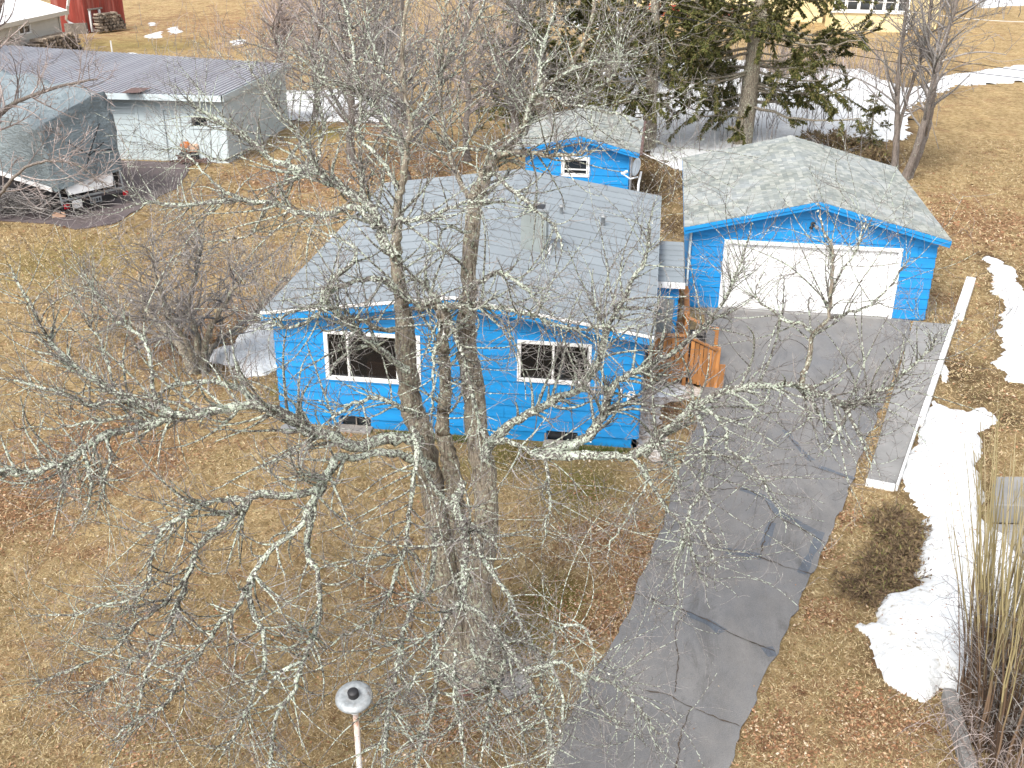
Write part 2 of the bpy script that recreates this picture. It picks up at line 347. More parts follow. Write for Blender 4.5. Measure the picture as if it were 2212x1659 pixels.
def window(parent, org, U, Nn, u0, u1, v0, v1, w=.08, mull=(), mat='white', glassmat='dglass', out=.045, rail=(), name='window'):
    U = Vector((*U, 0)); Nn = Vector((*Nn, 0)); O = Vector((*org, 0)); P = lambda u, v, n: O+U*u+Vector((0, 0, v))+Nn*n
    m = MB(); bx = frame_rect(m, P, u0, u1, v0, v1, w, -.02, out)
    for x in mull: bx(x-.025, x+.025, v0+w, v1-w, -.05, out-.02)
    for z in rail: bx(u0+w, u1-w, z-.02, z+.02, -.05, out-.022)
    o = m.build(name, mat, parent, bevel=.006)
    es = [u0+w]+list(mull)+[u1-w]
    for a, b in zip(es[:-1], es[1:]):
        g = MB(); g.add([P(a, v0+w, -.03), P(b, v0+w, -.03), P(b, v1-w, -.03), P(a, v1-w, -.03)]+[P(a, v0+w, -.04), P(b, v0+w, -.04), P(b, v1-w, -.04), P(a, v1-w, -.04)],
                        [(0, 1, 2, 3), (7, 6, 5, 4), (0, 4, 5, 1), (1, 5, 6, 2), (2, 6, 7, 3), (3, 7, 4, 0)])
        g.build('pane', glassmat, o)
    return o
# ------------------------------------------------------------------ tubes in bulk (branches, twigs)
def tubes(P, R, sides):
    Mn, n, _ = P.shape
    T = np.zeros_like(P); T[:, 1:-1] = P[:, 2:]-P[:, :-2]; T[:, 0] = P[:, 1]-P[:, 0]; T[:, -1] = P[:, -1]-P[:, -2]
    T /= np.linalg.norm(T, axis=2, keepdims=True)+1e-9
    mt = T.mean(axis=1); ref = np.where(np.abs(mt[:, 2:3]) < .75, np.array([[0, 0, 1.]]), np.array([[1., .2, 0]]))[:, None, :]
    A = np.cross(T, ref); A /= np.linalg.norm(A, axis=2, keepdims=True)+1e-9; B = np.cross(A, T)
    an = np.arange(sides)*2*np.pi/sides
    V = P[:, :, None, :]+R[:, :, None, None]*(A[:, :, None, :]*np.cos(an)[None, None, :, None]+B[:, :, None, :]*np.sin(an)[None, None, :, None])
    i = np.arange(n-1)[:, None]*sides; k = np.arange(sides)[None, :]; k2 = (k+1) % sides
    f = np.stack([i+k, i+k2, i+sides+k2, i+sides+k], axis=2).reshape(-1, 4)
    Fc = (np.arange(Mn)*n*sides)[:, None, None]+f[None]
    return V.reshape(-1, 3), Fc.reshape(-1, 4)
def join_quads(parts):
    o = 0; VV = []; FF = []
    for V, F in parts: VV.append(V); FF.append(F+o); o += len(V)
    return np.concatenate(VV), np.concatenate(FF)
def norm(a): return a/(np.linalg.norm(a, axis=-1, keepdims=True)+1e-9)
def grow(P, R, count, L0, L1, n, spread=.9, curl=.5, jit=.18, up=0., tmin=.1, rf=.6, rmin=.0025, maxr=1e9, droop=0.):
    """children of the polylines P (M,n,3) with radii R; returns arrays"""
    seg = np.linalg.norm(np.diff(P, axis=1), axis=2).sum(1); w = seg/seg.sum()
    idx = rg.choice(len(P), size=count, p=w); t = tmin+(1-tmin)*rg.random(count)**.85*(P.shape[1] > 1); t = np.minimum(t, .999)
    x = t*(P.shape[1]-1); i0 = np.floor(x).astype(int); fr = (x-i0)[:, None]
    a = P[idx, i0]; b = P[idx, i0+1]; pos = a*(1-fr)+b*fr; tan = norm(b-a)
    r = np.minimum((R[idx, i0]*(1-fr[:, 0])+R[idx, i0+1]*fr[:, 0])*rf, maxr)
    rv = norm(rg.normal(size=(count, 3))); perp = norm(rv-(rv*tan).sum(1, keepdims=True)*tan)
    d = norm(tan*(.35+.6*rg.random((count, 1)))+perp*spread); d[:, 2] += up; d = norm(d)
    L = (L0+(L1-L0)*rg.random(count)**1.4)*(1-.35*t)
    cv = norm(rg.normal(size=(count, 3)))*curl*rg.random((count, 1))*2
    out = np.zeros((count, n, 3)); out[:, 0] = pos; st = (L/(n-1))[:, None]
    for k in range(1, n):
        out[:, k] = out[:, k-1]+d*st
        d = d+(cv+rg.normal(size=(count, 3))*jit*2)/(n-1)*1.0
        d[:, 2] += up*.35-droop; d = norm(d)
    RR = np.maximum(r[:, None]*np.linspace(1, .32, n)[None], rmin)
    return out, RR
def smooth_path(pts, n):
    p = np.array(pts, float); q = np.vstack([2*p[0]-p[1], p, 2*p[-1]-p[-2]]); out = []
    m = len(p)-1; ts = np.linspace(0, m, n)
    for t in ts:
        i = min(int(t), m-1); f = t-i; a, b, c, d = q[i], q[i+1], q[i+2], q[i+3]
        out.append(.5*((2*b)+(-a+c)*f+(2*a-5*b+4*c-d)*f*f+(-a+3*b-3*c+d)*f**3))
    return np.array(out)
def knobbly(P, R, sides, amp=.12):
    """single limb with uneven cross section"""
    V, F = tubes(P[None], R[None], sides); n = len(P); ph = rg.random(6)*6.28
    V = V.reshape(n, sides, 3); c = P[:, None, :]; d = V-c
    th = np.arange(sides)*2*np.pi/sides; ii = np.arange(n)
    k = 1+amp*(np.sin(th*3+ph[0])[None]*.45+np.sin(th[None]*2+ii[:, None]*.55+ph[1])*.4+np.sin(th[None]*5+ii[:, None]*.9+ph[2])*.35+rg.normal(size=(n, sides))*.35)
    return (c+d*k[..., None]).reshape(-1, 3), F
def flakes(P, R, n, size, seed=0):
    """small tilted plates growing out of bark along polylines"""
    seg = np.linalg.norm(np.diff(P, axis=1), axis=2); w = (seg*(R[:, :-1]+.012)).ravel(); w /= w.sum()
    j = rg.choice(len(w), size=n, p=w); i, k = np.divmod(j, P.shape[1]-1); f = rg.random((n, 1))
    a = P[i, k]; b = P[i, k+1]; p = a*(1-f)+b*f; r = R[i, k]*(1-f[:, 0])+R[i, k+1]*f[:, 0]; t = norm(b-a)
    rv = rg.normal(size=(n, 3)); o = norm(rv-(rv*t).sum(1, keepdims=True)*t); s = np.cross(t, o)
    c = p+o*(r*1.0)[:, None]; sz = size*(.5+rg.random((n, 1)))
    u = norm(t*.8+o*rg.normal(size=(n, 1))*.5+s*rg.normal(size=(n, 1))*.6); v2 = norm(np.cross(o+rg.normal(size=(n, 3))*.45, u))
    V = np.stack([c-u*sz-v2*sz*.5, c-u*sz*.3+v2*sz*.8, c+u*sz+v2*sz*.3, c+u*sz*.4-v2*sz*.8], 1)+(o*(.002+sz*.25))[:, None]
    return V.reshape(-1, 3), np.arange(4*n).reshape(-1, 4)
# ================================================================== GROUND
def pip(x, y, poly):
    ins = np.zeros(x.shape, bool); n = len(poly)
    for i in range(n):
        x1, y1 = poly[i]; x2, y2 = poly[(i+1) % n]
        c = ((y1 > y) != (y2 > y)) & (x < (x2-x1)*(y-y1)/((y2-y1) if abs(y2-y1) > 1e-12 else 1e-12)+x1); ins ^= c
    return ins
def pdist(x, y, poly):
    d = np.full(x.shape, 1e9); n = len(poly)
    for i in range(n):
        ax, ay = poly[i]; bx, by = poly[(i+1) % n]; L = (bx-ax)**2+(by-ay)**2+1e-12
        t = np.clip(((x-ax)*(bx-ax)+(y-ay)*(by-ay))/L, 0, 1); d = np.minimum(d, np.hypot(x-ax-t*(bx-ax), y-ay-t*(by-ay)))
    return d
_ph = rg.random((40, 3))*6.28
def wav(x, y, sc, k0=0, n=8):
    s = 0; a = 1.; f = sc
    for i in range(n):
        p = _ph[(k0+i) % 40]; th = p[0]; s = s+a*np.sin(f*(x*np.cos(th)+y*np.sin(th))+p[1]+1.3*np.sin(f*.7*(x*np.sin(th)-y*np.cos(th))+p[2])); f *= 1.55; a *= .72
    return s/2.4
def gpoly(pts): return [tuple(G(*p)[:2]) for p in pts]
DRIVE = [tuple(p) for p in [(-2.6, 3.0), (-1.75, 7.5)]]+gpoly([(1180, 1659), (1255, 1500), (1352, 1340), (1370, 1285), (1425, 1150), (1462, 1040), (1500, 930), (1520, 832)])+[(1.62, 26.5), (1.72, 29.33), (7.36, 29.33)]+gpoly([(1962, 740), (1932, 800), (1903, 880), (1872, 950), (1846, 1020), (1822, 1090), (1790, 1160), (1742, 1265), (1690, 1380), (1650, 1465), (1610, 1560), (1572, 1659)])+[(.35, 7.5), (-.6, 3.0)]
WALK = gpoly([(1972, 700), (1870, 1046), (1932, 1058), (2052, 706)])
PAD = gpoly([(150, 338), (219, 345), (412, 352), (400, 385), (382, 408), (343, 424), (310, 446), (245, 483), (163, 496), (114, 483), (0, 478), (-150, 478), (-150, 338)])
HOUSE = [(-8.05, 20.5), (.1, 20.5), (.1, 31.0), (-8.05, 31.0)]; GAR = [(1.1, 29.3), (7.8, 29.3), (7.8, 37), (1.1, 37)]
SNOW = {
 'big': gpoly([(2012, 857), (2034, 876), (2057, 889), (2084, 896), (2123, 884), (2157, 906), (2130, 920), (2122, 933), (2130, 964), (2112, 1000), (2122, 1050), (2124, 1081), (2104, 1091), (2110, 1110), (2159, 1150), (2198, 1194), (2260, 1260), (2330, 1430), (2300, 1610), (2212, 1600), (2180, 1560), (2108, 1525), (2061, 1503), (2040, 1480), (1991, 1502), (1944, 1487), (1901, 1460), (1881, 1421), (1884, 1385), (1858, 1349), (1897, 1353), (1897, 1300), (1948, 1284), (1979, 1261), (1986, 1214), (1991, 1155), (1991, 1110), (1955, 1069), (1948, 1022), (1966, 985), (1984, 945), (2000, 894)]),
 'side': gpoly([(2120, 543), (1967+170, 548), (2165, 560), (2190, 578), (2215, 625), (2260, 700), (2260, 850), (2212, 824), (2178, 819), (2146, 782), (2166, 750), (2162, 711), (2174, 651), (2146, 627), (2150, 601)]),
 'scrap': gpoly([(2040, 785), (2052, 800), (2046, 828), (2034, 822), (2030, 800)]),
 'house': gpoly([(640, 640), (600, 660), (560, 690), (528, 712), (498, 745), (440, 765), (432, 776), (470, 786), (505, 792), (522, 812), (570, 808), (600, 797), (640, 797)]),
 'rear': gpoly([(560, 197), (640, 195), (760, 192), (850, 205), (866, 235), (830, 262), (720, 262), (560, 255)]),
 'back': gpoly([(1150, 180), (1290, 150), (1390, 128), (1500, 122), (1631, 133), (1690, 170), (1730, 152), (1800, 150), (1866, 150), (1905, 172), (1960, 190), (2002, 184), (2031, 163), (2120, 152), (2240, 136), (2400, 120), (2400, 165), (2212, 176), (2069, 182), (2006, 208), (1958, 236), (1965, 274), (1958, 298), (1900, 303), (1861, 312), (1826, 326), (1760, 350), (1600, 380), (1480, 370), (1400, 330), (1380, 260), (1250, 230)]),
 'cap': gpoly([(1215, 40), (1290, 28), (1350, 26), (1378, 40), (1340, 56), (1260, 60)]),
 'b1': gpoly([(312, 75), (350, 66), (347, 80), (325, 83)]), 'b2': gpoly([(362, 60), (380, 56), (394, 68), (372, 72)]), 'b3': gpoly([(498, 86), (528, 85), (532, 92), (504, 96)]),
 'b4': gpoly([(270, 114), (290, 112), (332, 124), (330, 134), (272, 132)]), 'b5': gpoly([(323, 48), (334, 47), (336, 53), (326, 54)]),
 'deck': gpoly([(1405, 838), (1440, 826), (1490, 834), (1484, 852), (1446, 862), (1412, 858)]),
 'far': gpoly([(2080, -20), (2240, -20), (2240, 8), (2120, 16)])}
ax_ = np.concatenate([-np.geomspace(1500, 34, 22), np.arange(-32, 24.01, .3), np.geomspace(26, 1500, 22)])
ay_ = np.concatenate([-np.geomspace(400, 3, 12), np.arange(2, 60.01, .3), np.geomspace(62, 1500, 34)])
XX, YY = np.meshgrid(ax_, ay_)
ZZ = wav(XX, YY, .35, 3)*.035-.055
flat = np.minimum.reduce([pdist(XX, YY, p)*~pip(XX, YY, p) for p in (DRIVE, WALK, PAD, HOUSE, GAR)])
ZZ = np.where(flat < 1.2, -.02+(ZZ+.02)*np.clip(flat/1.2, 0, 1), ZZ); ZZ = np.where((np.abs(XX) > 60) | (YY > 130), -.05, ZZ)
nx, ny = len(ax_), len(ay_); ii = (np.arange(ny-1)[:, None]*nx+np.arange(nx-1)[None]).ravel()
gm = np_mesh('ground', np.stack([XX, YY, ZZ], -1).reshape(-1, 3), np.stack([ii, ii+1, ii+nx+1, ii+nx], 1))
def blob(lst):
    v = np.zeros(XX.shape)
    for px, py, r, a in lst:
        c = G(px, py); v = np.maximum(v, a*np.exp(-(((XX-c[0])/r)**2+((YY-c[1])/(r*1.2))**2)*1.1))
    return np.clip(v, 0, 1)
LEAFY = [(60, 1060, 1.6, 1), (170, 960, 1.6, .8), (330, 1000, 1, .8), (1290, 1330, .8, 1), (1400, 1240, .8, 1), (1330, 1160, .9, .7), (850, 1290, .6, .7), (2120, 480, 3, .8), (1780, 1330, .5, 1), (1900, 1560, .7, 1), (1760, 1180, .4, 1), (1810, 1110, .4, 1), (950, 1560, .8, .6), (560, 690, 1.6, .9), (420, 740, 2, .6), (900, 350, 3, .9), (660, 380, 3, .9), (1420, 880, .7, .9), (200, 1480, 1.5, .4), (1700, 1600, .5, .8), (820, 270, 3, .7), (2030, 640, 1, .3), (1950, 1420, .6, 1), (1120, 560, 3, .7), (500, 50, 12, .5)]
DAMP = [(2060, 800, 1.4, 1), (2120, 850, 1.0, 1), (2000, 745, .6, .6), (1410, 400, 3.2, 1), (1440, 480, 1.8, 1), (1400, 345, 5, 1), (640, 870, .7, .8), (520, 735, 1.0, .7), (2180, 900, .8, 1), (2150, 1180, .5, 1), (2110, 1090, .3, 1), (1300, 300, 3, .9), (1900, 330, 3, .8), (1100, 300, 4, .6), (400, 30, 6, .4), (1850, 1380, .35, .5), (1060, 1440, .5, .8), (1140, 990, .6, .8), (1700, 1560, .35, .5)]
MOSSY = [(1200, 1290, .8, 1), (1255, 1045, 1.1, .9), (1150, 1370, .6, .9), (1040, 1000, 1, .7), (140, 560, 3.5, .6), (500, 300, 3, .6), (700, 285, 2, .8), (620, 840, .6, .9), (1100, 980, 1, .9), (300, 95, 6, .8), (640, 230, 3, .8), (760, 1020, 1, .4), (1560, 120, 5, .3)]
WET = np.maximum.reduce([np.exp(-pdist(XX, YY, SNOW[k])/w_)*.9 for k, w_ in (('big', .3), ('side', .35), ('house', .4), ('deck', .3), ('back', .8), ('rear', .8))])
for nm, l in (('leafy', LEAFY), ('damp', DAMP), ('mossy', MOSSY)):
    a = gm.attributes.new(nm, 'FLOAT', 'POINT'); a.data.foreach_set('value', np.maximum(blob(l), WET if nm == 'damp' else 0).ravel().astype(np.float32))
tag(link('ground', gm, 'ground', smooth=True), kind='structure')
def zg(x, y):
    """ground height"""
    i = np.clip(np.searchsorted(ax_, x)-1, 0, nx-2); j = np.clip(np.searchsorted(ay_, y)-1, 0, ny-2)
    fx = (x-ax_[i])/(ax_[i+1]-ax_[i]); fy = (y-ay_[j])/(ay_[j+1]-ay_[j])
    return (ZZ[j, i]*(1-fx)+ZZ[j, i+1]*fx)*(1-fy)+(ZZ[j+1, i]*(1-fx)+ZZ[j+1, i+1]*fx)*fy
def sheet(name, poly, z, mat, res=.12, edge=.05, thick=.03, kind='structure'):
    """asphalt / gravel sheet with a crumbly edge and a real rim"""
    pts = []
    n = len(poly)
    for i in range(n):
        a, b = np.array(poly[i]), np.array(poly[(i+1) % n]); k = max(1, int(np.linalg.norm(b-a)/res))
        for t in np.arange(k)/k: pts.append(a+(b-a)*t)
    pts = np.array(pts); t = norm(np.roll(pts, -1, 0)-np.roll(pts, 1, 0)); nn = np.stack([t[:, 1], -t[:, 0]], 1)
    pts = pts+nn*(wav(pts[:, 0], pts[:, 1], 5, 7)*edge)[:, None]
    m = MB(); top = [(p[0], p[1], z) for p in pts]; bot = [(p[0]+q[0]*.02, p[1]+q[1]*.02, z-thick) for p, q in zip(pts, nn)]; k = len(pts)
    m.add(top+bot, [tuple(range(k))]+[(i, k+i, k+(i+1) % k, (i+1) % k) for i in range(k)])
    return tag(m.build(name, mat), kind=kind)
sheet('driveway', DRIVE, .014, 'asphalt', thick=.06)
sheet('parking_pad', PAD, .012, 'pad', .4, .09, .06)
def ribbon(m, pts, w, z, jit=.03, step=.05):
    p = [G(*q)[:2] for q in pts]; q = []
    for a, b in zip(p[:-1], p[1:]):
        k = max(1, int(np.linalg.norm(b-a)/step)); q += [a+(b-a)*t for t in np.arange(k)/k]
    q.append(p[-1]); q = np.array(q); t = norm(np.gradient(q, axis=0)); nn = np.stack([t[:, 1], -t[:, 0]], 1)
    q = q+nn*(np.cumsum(rg.normal(size=len(q)))*jit*.35*np.exp(-np.arange(len(q))*0)).clip(-jit*2, jit*2)[:, None]
    ww = w*(.25+1.2*rg.random(len(q))**1.5) if w < .08 else w*(.85+.3*wav(q[:, 0], q[:, 1], 4, 5))
    vs = []; fs = []
    for i in range(len(q)):
        vs += [(*(q[i]-nn[i]*ww[i]/2), z), (*(q[i]+nn[i]*ww[i]/2), z)]
        if i: fs.append((2*i-2, 2*i-1, 2*i+1, 2*i))
    m.add(vs, fs)
CR = [[(1690, 858), (1681, 900), (1690, 926), (1723, 962), (1755, 999)], [(1654, 1012), (1695, 1001), (1755, 1006), (1800, 1022), (1846, 1035)],
      [(1527, 1058), (1618, 1056), (1654, 1076), (1677, 1113), (1732, 1140), (1786, 1172)], [(1677, 1113), (1659, 1140), (1650, 1172), (1643, 1204)],
      [(1561, 1190), (1600, 1194), (1639, 1204), (1698, 1226), (1752, 1241)], [(1371, 1284), (1416, 1305), (1483, 1327), (1522, 1343), (1573, 1374), (1620, 1394), (1674, 1411)],
      [(1389, 1493), (1444, 1503), (1483, 1530), (1530, 1550), (1596, 1573)], [(1480, 1326), (1463, 1355), (1467, 1421), (1456, 1499)], [(1491, 1534), (1467, 1573), (1459, 1620), (1452, 1690)], [(1500, 880), (1560, 905), (1640, 900), (1690, 926)]]
mc = MB(); [ribbon(mc, c, .022, .0225+.0006*i_) for i_, c in enumerate(CR)]; tag(mc.build('driveway_crack', 'dirt'), kind='structure')
ms_ = MB(); [ribbon(ms_, c, w, .0155+.0007*i_, .02, .1) for i_, (c, w) in enumerate((([(1695, 930), (1723, 962), (1752, 996)], .15), ([(1600, 1056), (1650, 1072), (1680, 1108), (1740, 1140), (1770, 1158)], .17), ([(1668, 1130), (1655, 1160), (1650, 1180)], .2), ([(1561, 1190), (1600, 1194), (1645, 1204)], .2), ([(1483, 1327), (1522, 1343), (1560, 1368)], .22), ([(1772, 1150), (1730, 1240)], .2), ([(1770, 1010), (1846, 1035)], .16), ([(1655, 1400), (1668, 1420)], .2)))]
tag(ms_.build('driveway_patch', 'seal'), kind='structure')
SNOWM = []
def snowpatch(poly, h, res, soft, name='snow_patch'):
    P = np.array(poly); x = np.arange(P[:, 0].min()-.4, P[:, 0].max()+.4, res); y = np.arange(P[:, 1].min()-.4, P[:, 1].max()+.4, res)
    X, Y = np.meshgrid(x, y); d = pdist(X, Y, poly)*np.where(pip(X, Y, poly), 1, -1)+wav(X, Y, 3.2, 11)*soft*.35+wav(X, Y, 11, 17)*soft*.10
    hh = h*(1-np.exp(-np.clip(d, 0, None)/soft*2.2))*(1+.25*wav(X, Y, 1.3, 2))+np.clip(d, 0, 1)*.035*wav(X, Y, 6, 9)+np.clip(d*4, 0, 1)*.008*wav(X, Y, 22, 14)
    Z = np.where(d > 0, zg(X, Y)+.012+np.maximum(hh, .0), zg(X, Y)-.03)
    keep = (d > -res*1.3); idx = -np.ones(X.shape, int); idx[keep] = np.arange(keep.sum())
    q = keep[:-1, :-1] & keep[1:, :-1] & keep[:-1, 1:] & keep[1:, 1:]
    F = np.stack([idx[:-1, :-1][q], idx[:-1, 1:][q], idx[1:, 1:][q], idx[1:, :-1][q]], 1)
    if len(F): VV = np.stack([X[keep], Y[keep], Z[keep]], 1); SNOWM.append((VV, F) if res < .1 else None); return tag(link(name, np_mesh(name, VV, F), 'snow', smooth=True), kind='structure')
for k, h, res, soft in (('big', .26, .05, .35), ('side', .10, .08, .4), ('scrap', .07, .05, .15), ('house', .16, .07, .35), ('rear', .15, .2, .8), ('back', .2, .25, 1.0), ('cap', .15, .5, 1), ('b1', .1, .3, .6), ('b2', .1, .3, .6), ('b3', .1, .3, .6), ('b4', .12, .3, .6), ('b5', .1, .3, .5), ('deck', .08, .05, .2), ('far', .1, .8, 1)):
    snowpatch(SNOW[k], h, res, soft)
sheet('gravel_strip', gpoly([(1384, 838), (1400, 812), (1500, 806), (1512, 850), (1480, 862), (1435, 870), (1420, 905), (1440, 960), (1430, 1000), (1380, 985), (1378, 940)]), .006, 'gravel', .1, .14, .03)
# concrete walk with its white edge board
m = MB(); W4 = [np.array(p) for p in WALK]; cuts = [0, .34, .36*1.86, 1]
walk = MB()
for i in range(3):
    f0, f1 = (0, .36, .69, 1)[i]+(.003 if i else 0), (0, .36, .69, 1)[i+1]-(.003 if i < 2 else 0)
    q = [W4[0]*(1-f0)+W4[1]*f0, W4[0]*(1-f1)+W4[1]*f1, W4[3]*(1-f1)+W4[2]*f1, W4[3]*(1-f0)+W4[2]*f0]
    walk.prism([(*p, -.15) for p in q], (0, 0, .235))
tag(walk.build('concrete_walk', 'concrete', bevel=.012), kind='structure')
eb = thing('edging_wall', (*W4[2], 0), 'low white capped edging wall running along the right side of the concrete walk', 'low wall')
a, b = W4[2], W4[3]; d = norm(b-a); nn = np.array([d[1], -d[0]])
segs = [(0, 3.2, .05, .14), (3.2, 10.6, .13, .17), (10.6, 13.9, .27, .22)]; Lw = 13.9
for s0, s1, w_, z_ in segs:
    c0 = a+d*(s0+.004)+nn*(.01+w_/2); c1 = a+d*(s1-.004)+nn*(.01+w_/2)
    bb = MB().bar((*c0, z_/2-.1), (*c1, z_/2-.1), w_, z_+.2); bb.build('cap_board', 'white', eb, bevel=.012)
c0 = W4[1]-d*.02; fb = MB().bar((*(W4[1]-nn*0-d*.03), .04), (*(W4[2]-d*.03), .04), .05, .2); fb.build('end_board', 'white', eb)

# ================================================================== BLUE HOUSE
hx0, hx1, hy0, hy1 = -7.92, 0.0, 20.6, 30.75
RX, RZ, SL = -3.92, 3.36, .147
rz = lambda x: RZ-SL*abs(x-RX)
house = thing('blue_house', (-4, 25.6, 0), 'blue single-storey house with a pale grey panel roof standing behind the big lichened tree', 'house')
Lh = hx1-hx0; W1 = (1.10, 3.22, 1.13, 2.30); W2 = (5.30, 6.86, 1.40, 2.36); B1 = (1.36, 2.05, -.02, .27); B2 = (5.96, 6.64, -.02, .27)
zt = rz(hx1)-.06; pk = (RX-hx0, RZ-.06)
# foundation band, then the four walls
wall_surface(house, (hx0+.02, hy0+.03), (1, 0), (0, -1), Lh-.04, -.2, .215, [B1, B2], 'blue2', 0, name='foundation')
fw = wall_surface(house, (hx0, hy0), (1, 0), (0, -1), Lh, .22, zt, [W1, W2, B1, B2], 'blue', .288, pk)
wall_surface(house, (hx1, hy0), (0, 1), (1, 0), hy1-hy0, .22, zt, [], 'blue', .288)
wall_surface(house, (hx0, hy1), (0, -1), (-1, 0), hy1-hy0, .22, zt, [], 'blue', .288)
wall_surface(house, (hx1, hy1), (-1, 0), (0, 1), Lh, -.2, zt, [], 'blue', 0, (hx1-RX, RZ-.06))
wall_surface(house, (hx1-.03, hy0+.05), (0, 1), (1, 0), hy1-hy0-.1, -.2, .215, [], 'blue2', 0, name='foundation')
wall_surface(house, (hx0+.03, hy1-.05), (0, -1), (-1, 0), hy1-hy0-.1, -.2, .215, [], 'blue2', 0, name='foundation')
w1 = window(house, (hx0, hy0), (1, 0), (0, -1), *W1, w=.09, mull=(W1[0]+.52, W1[0]+1.60), glassmat='glass'); w1['label'] = 'wide picture window divided by a white post'
w2 = window(house, (hx0, hy0), (1, 0), (0, -1), *W2, w=.08, mull=(W2[0]+.76,), glassmat='glass')
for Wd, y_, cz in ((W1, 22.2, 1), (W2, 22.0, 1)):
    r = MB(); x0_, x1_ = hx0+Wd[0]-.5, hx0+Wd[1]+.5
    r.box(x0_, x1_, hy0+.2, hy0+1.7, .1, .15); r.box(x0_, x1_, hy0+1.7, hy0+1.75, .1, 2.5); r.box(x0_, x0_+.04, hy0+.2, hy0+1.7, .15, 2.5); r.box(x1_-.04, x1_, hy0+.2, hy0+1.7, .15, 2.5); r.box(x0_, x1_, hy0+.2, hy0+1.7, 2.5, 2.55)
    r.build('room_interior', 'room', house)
MB().box(hx0+1.9, hx0+3.1, hy0+.35, hy0+.9, .5, 1.42).build('sofa_back', 'sofa', house, bevel=.03)
MB().lathe([(0, 0), (.07, 0), (.075, .2), (.06, .26), (0, .26)], 12, Matrix.Translation((hx0+6.22, hy0+.2, 1.48))).build('windowsill_jug', 'palegrey', house, True)
MB().box(hx0+5.45, hx0+6.75, hy0+.13, hy0+.4, 1.40, 1.47).build('inner_sill', 'oldwood', house)
for B_ in (B1, B2):
    g_ = MB().box(hx0+B_[0]+.03, hx0+B_[1]-.03, hy0+.1, hy0+.12, .0, .27).build('basement_window', 'dglass', house)
    MB().box(hx0+(B_[0]+B_[1])/2-.012, hx0+(B_[0]+B_[1])/2+.012, hy0+.04, hy0+.098, .0, .265).build('mullion', 'oldwood', g_)
    MB().box(hx0+B_[0]-.05, hx0+B_[1]+.05, hy0-.28, hy0+.03, -.1, .03).build('stone_sill', 'stone', g_, bevel=.01)
    MB().box(hx0+B_[0]-.04, hx0+B_[0], hy0-.02, hy0+.1, .02, .2).build('jamb', 'oldwood', g_)
# roof: long panels running up the slope, each with a folded rib, staggered joints
oy0, oy1 = hy0-.35, hy1+.3; ox0, ox1 = hx0-.13, hx1+.2
roof = MB()
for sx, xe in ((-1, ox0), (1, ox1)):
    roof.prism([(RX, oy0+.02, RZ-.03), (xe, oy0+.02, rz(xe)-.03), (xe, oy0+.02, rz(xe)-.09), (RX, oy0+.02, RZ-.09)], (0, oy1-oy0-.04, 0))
roof = roof.build('roof', 'seam_ribshade', house)
PW = .60
for sx, xe in ((-1, ox0), (1, ox1)):
    k = 0; y = oy0
    while y < oy1-.05:
        y1 = min(y+PW, oy1); cutx = RX+(xe-RX)*(.25+.5*((k*.62+.2*(sx > 0)) % 1)); lift = .006*rg.random()
        for a_, b_ in ((RX+sx*.03, cutx-sx*.006), (cutx+sx*.006, xe+sx*.01)):
            m = MB(); za, zb = rz(a_)-.028+lift, rz(b_)-.028+lift
            m.prism([(a_, y+.022, za), (b_, y+.022, zb), (b_, y+.022, zb+.018), (a_, y+.022, za+.018)], (0, y1-y-.022, 0))
            m.prism([(a_, y+.0225, za+.019), (b_, y+.0225, zb+.019), (b_, y+.0225, zb+.038), (a_, y+.0225, za+.038)], (0, .018, 0))
            m.build('roof_panel', 'housemetal', roof)
        y = y1; k += 1
rc = MB(); rc.prism([(RX-.09, oy0-.01, RZ-.012), (RX, oy0-.01, RZ+.006), (RX+.09, oy0-.01, RZ-.012), (RX+.09, oy0-.01, RZ-.018), (RX, oy0-.01, RZ-.001), (RX-.09, oy0-.01, RZ-.018)], (0, oy1-oy0+.02, 0)); rc.build('ridge_cap', 'housemetal', roof)
for sx, xe in ((-1, ox0), (1, ox1)):
    a3 = (RX, oy0, RZ); b3 = (xe, oy0, rz(xe))
    MB().prism([(RX, oy0-.03, RZ+.005), (xe, oy0-.03, rz(xe)+.005), (xe, oy0-.03, rz(xe)-.055), (RX, oy0-.03, RZ-.055)], (0, .028, 0)).build('drip_edge', 'white', roof)
    MB().prism([(RX, oy0-.005, RZ-.058), (xe, oy0-.005, rz(xe)-.058), (xe, oy0-.005, rz(xe)-.21), (RX, oy0-.005, RZ-.21)], (0, .02, 0)).build('rake_board', 'blue', roof)
    MB().prism([(RX, oy0+.02, RZ-.095), (xe, oy0+.02, rz(xe)-.095), (xe, oy0+.02, rz(xe)-.11), (RX, oy0+.02, RZ-.11)], (0, .33, 0)).build('soffit', 'blue', roof)
    MB().box(min(xe, xe+sx*.02), max(xe, xe+sx*.02), oy0, oy1, rz(xe)-.15, rz(xe)-.03).build('eave_board', 'white' if sx < 0 else 'palegrey', roof)
# chimney casing and pipes
fl = MB(); fl.box(-3.02, -2.42, 24.0, 24.5, 3.0, 4.14); chm = fl.build('chimney', 'flue', roof, bevel=.01)
MB().box(-3.06, -2.38, 23.96, 24.54, 4.142, 4.18).build('chimney_rim', 'steel', chm)
MB().box(-2.95, -2.49, 24.07, 24.43, 4.182, 4.19).build('chimney_mouth', 'black', chm)
MB().box(-2.36, -2.32, 24.0, 24.5, 3.1, 3.22).build('flashing', 'white', chm)
for px, py, rr, hh in ((1303, 476, .055, .2), (1212, 464, .045, .16)):
    c = G(px, py, 3.1); z0 = rz(c[0]); p = MB().lathe([(rr, -.1), (rr, hh), (rr*1.5, hh+.01), (rr*1.5, hh+.05), (0, hh+.09)], 12, Matrix.Translation((c[0], c[1], z0))).build('vent_pipe', 'steel', roof, True)
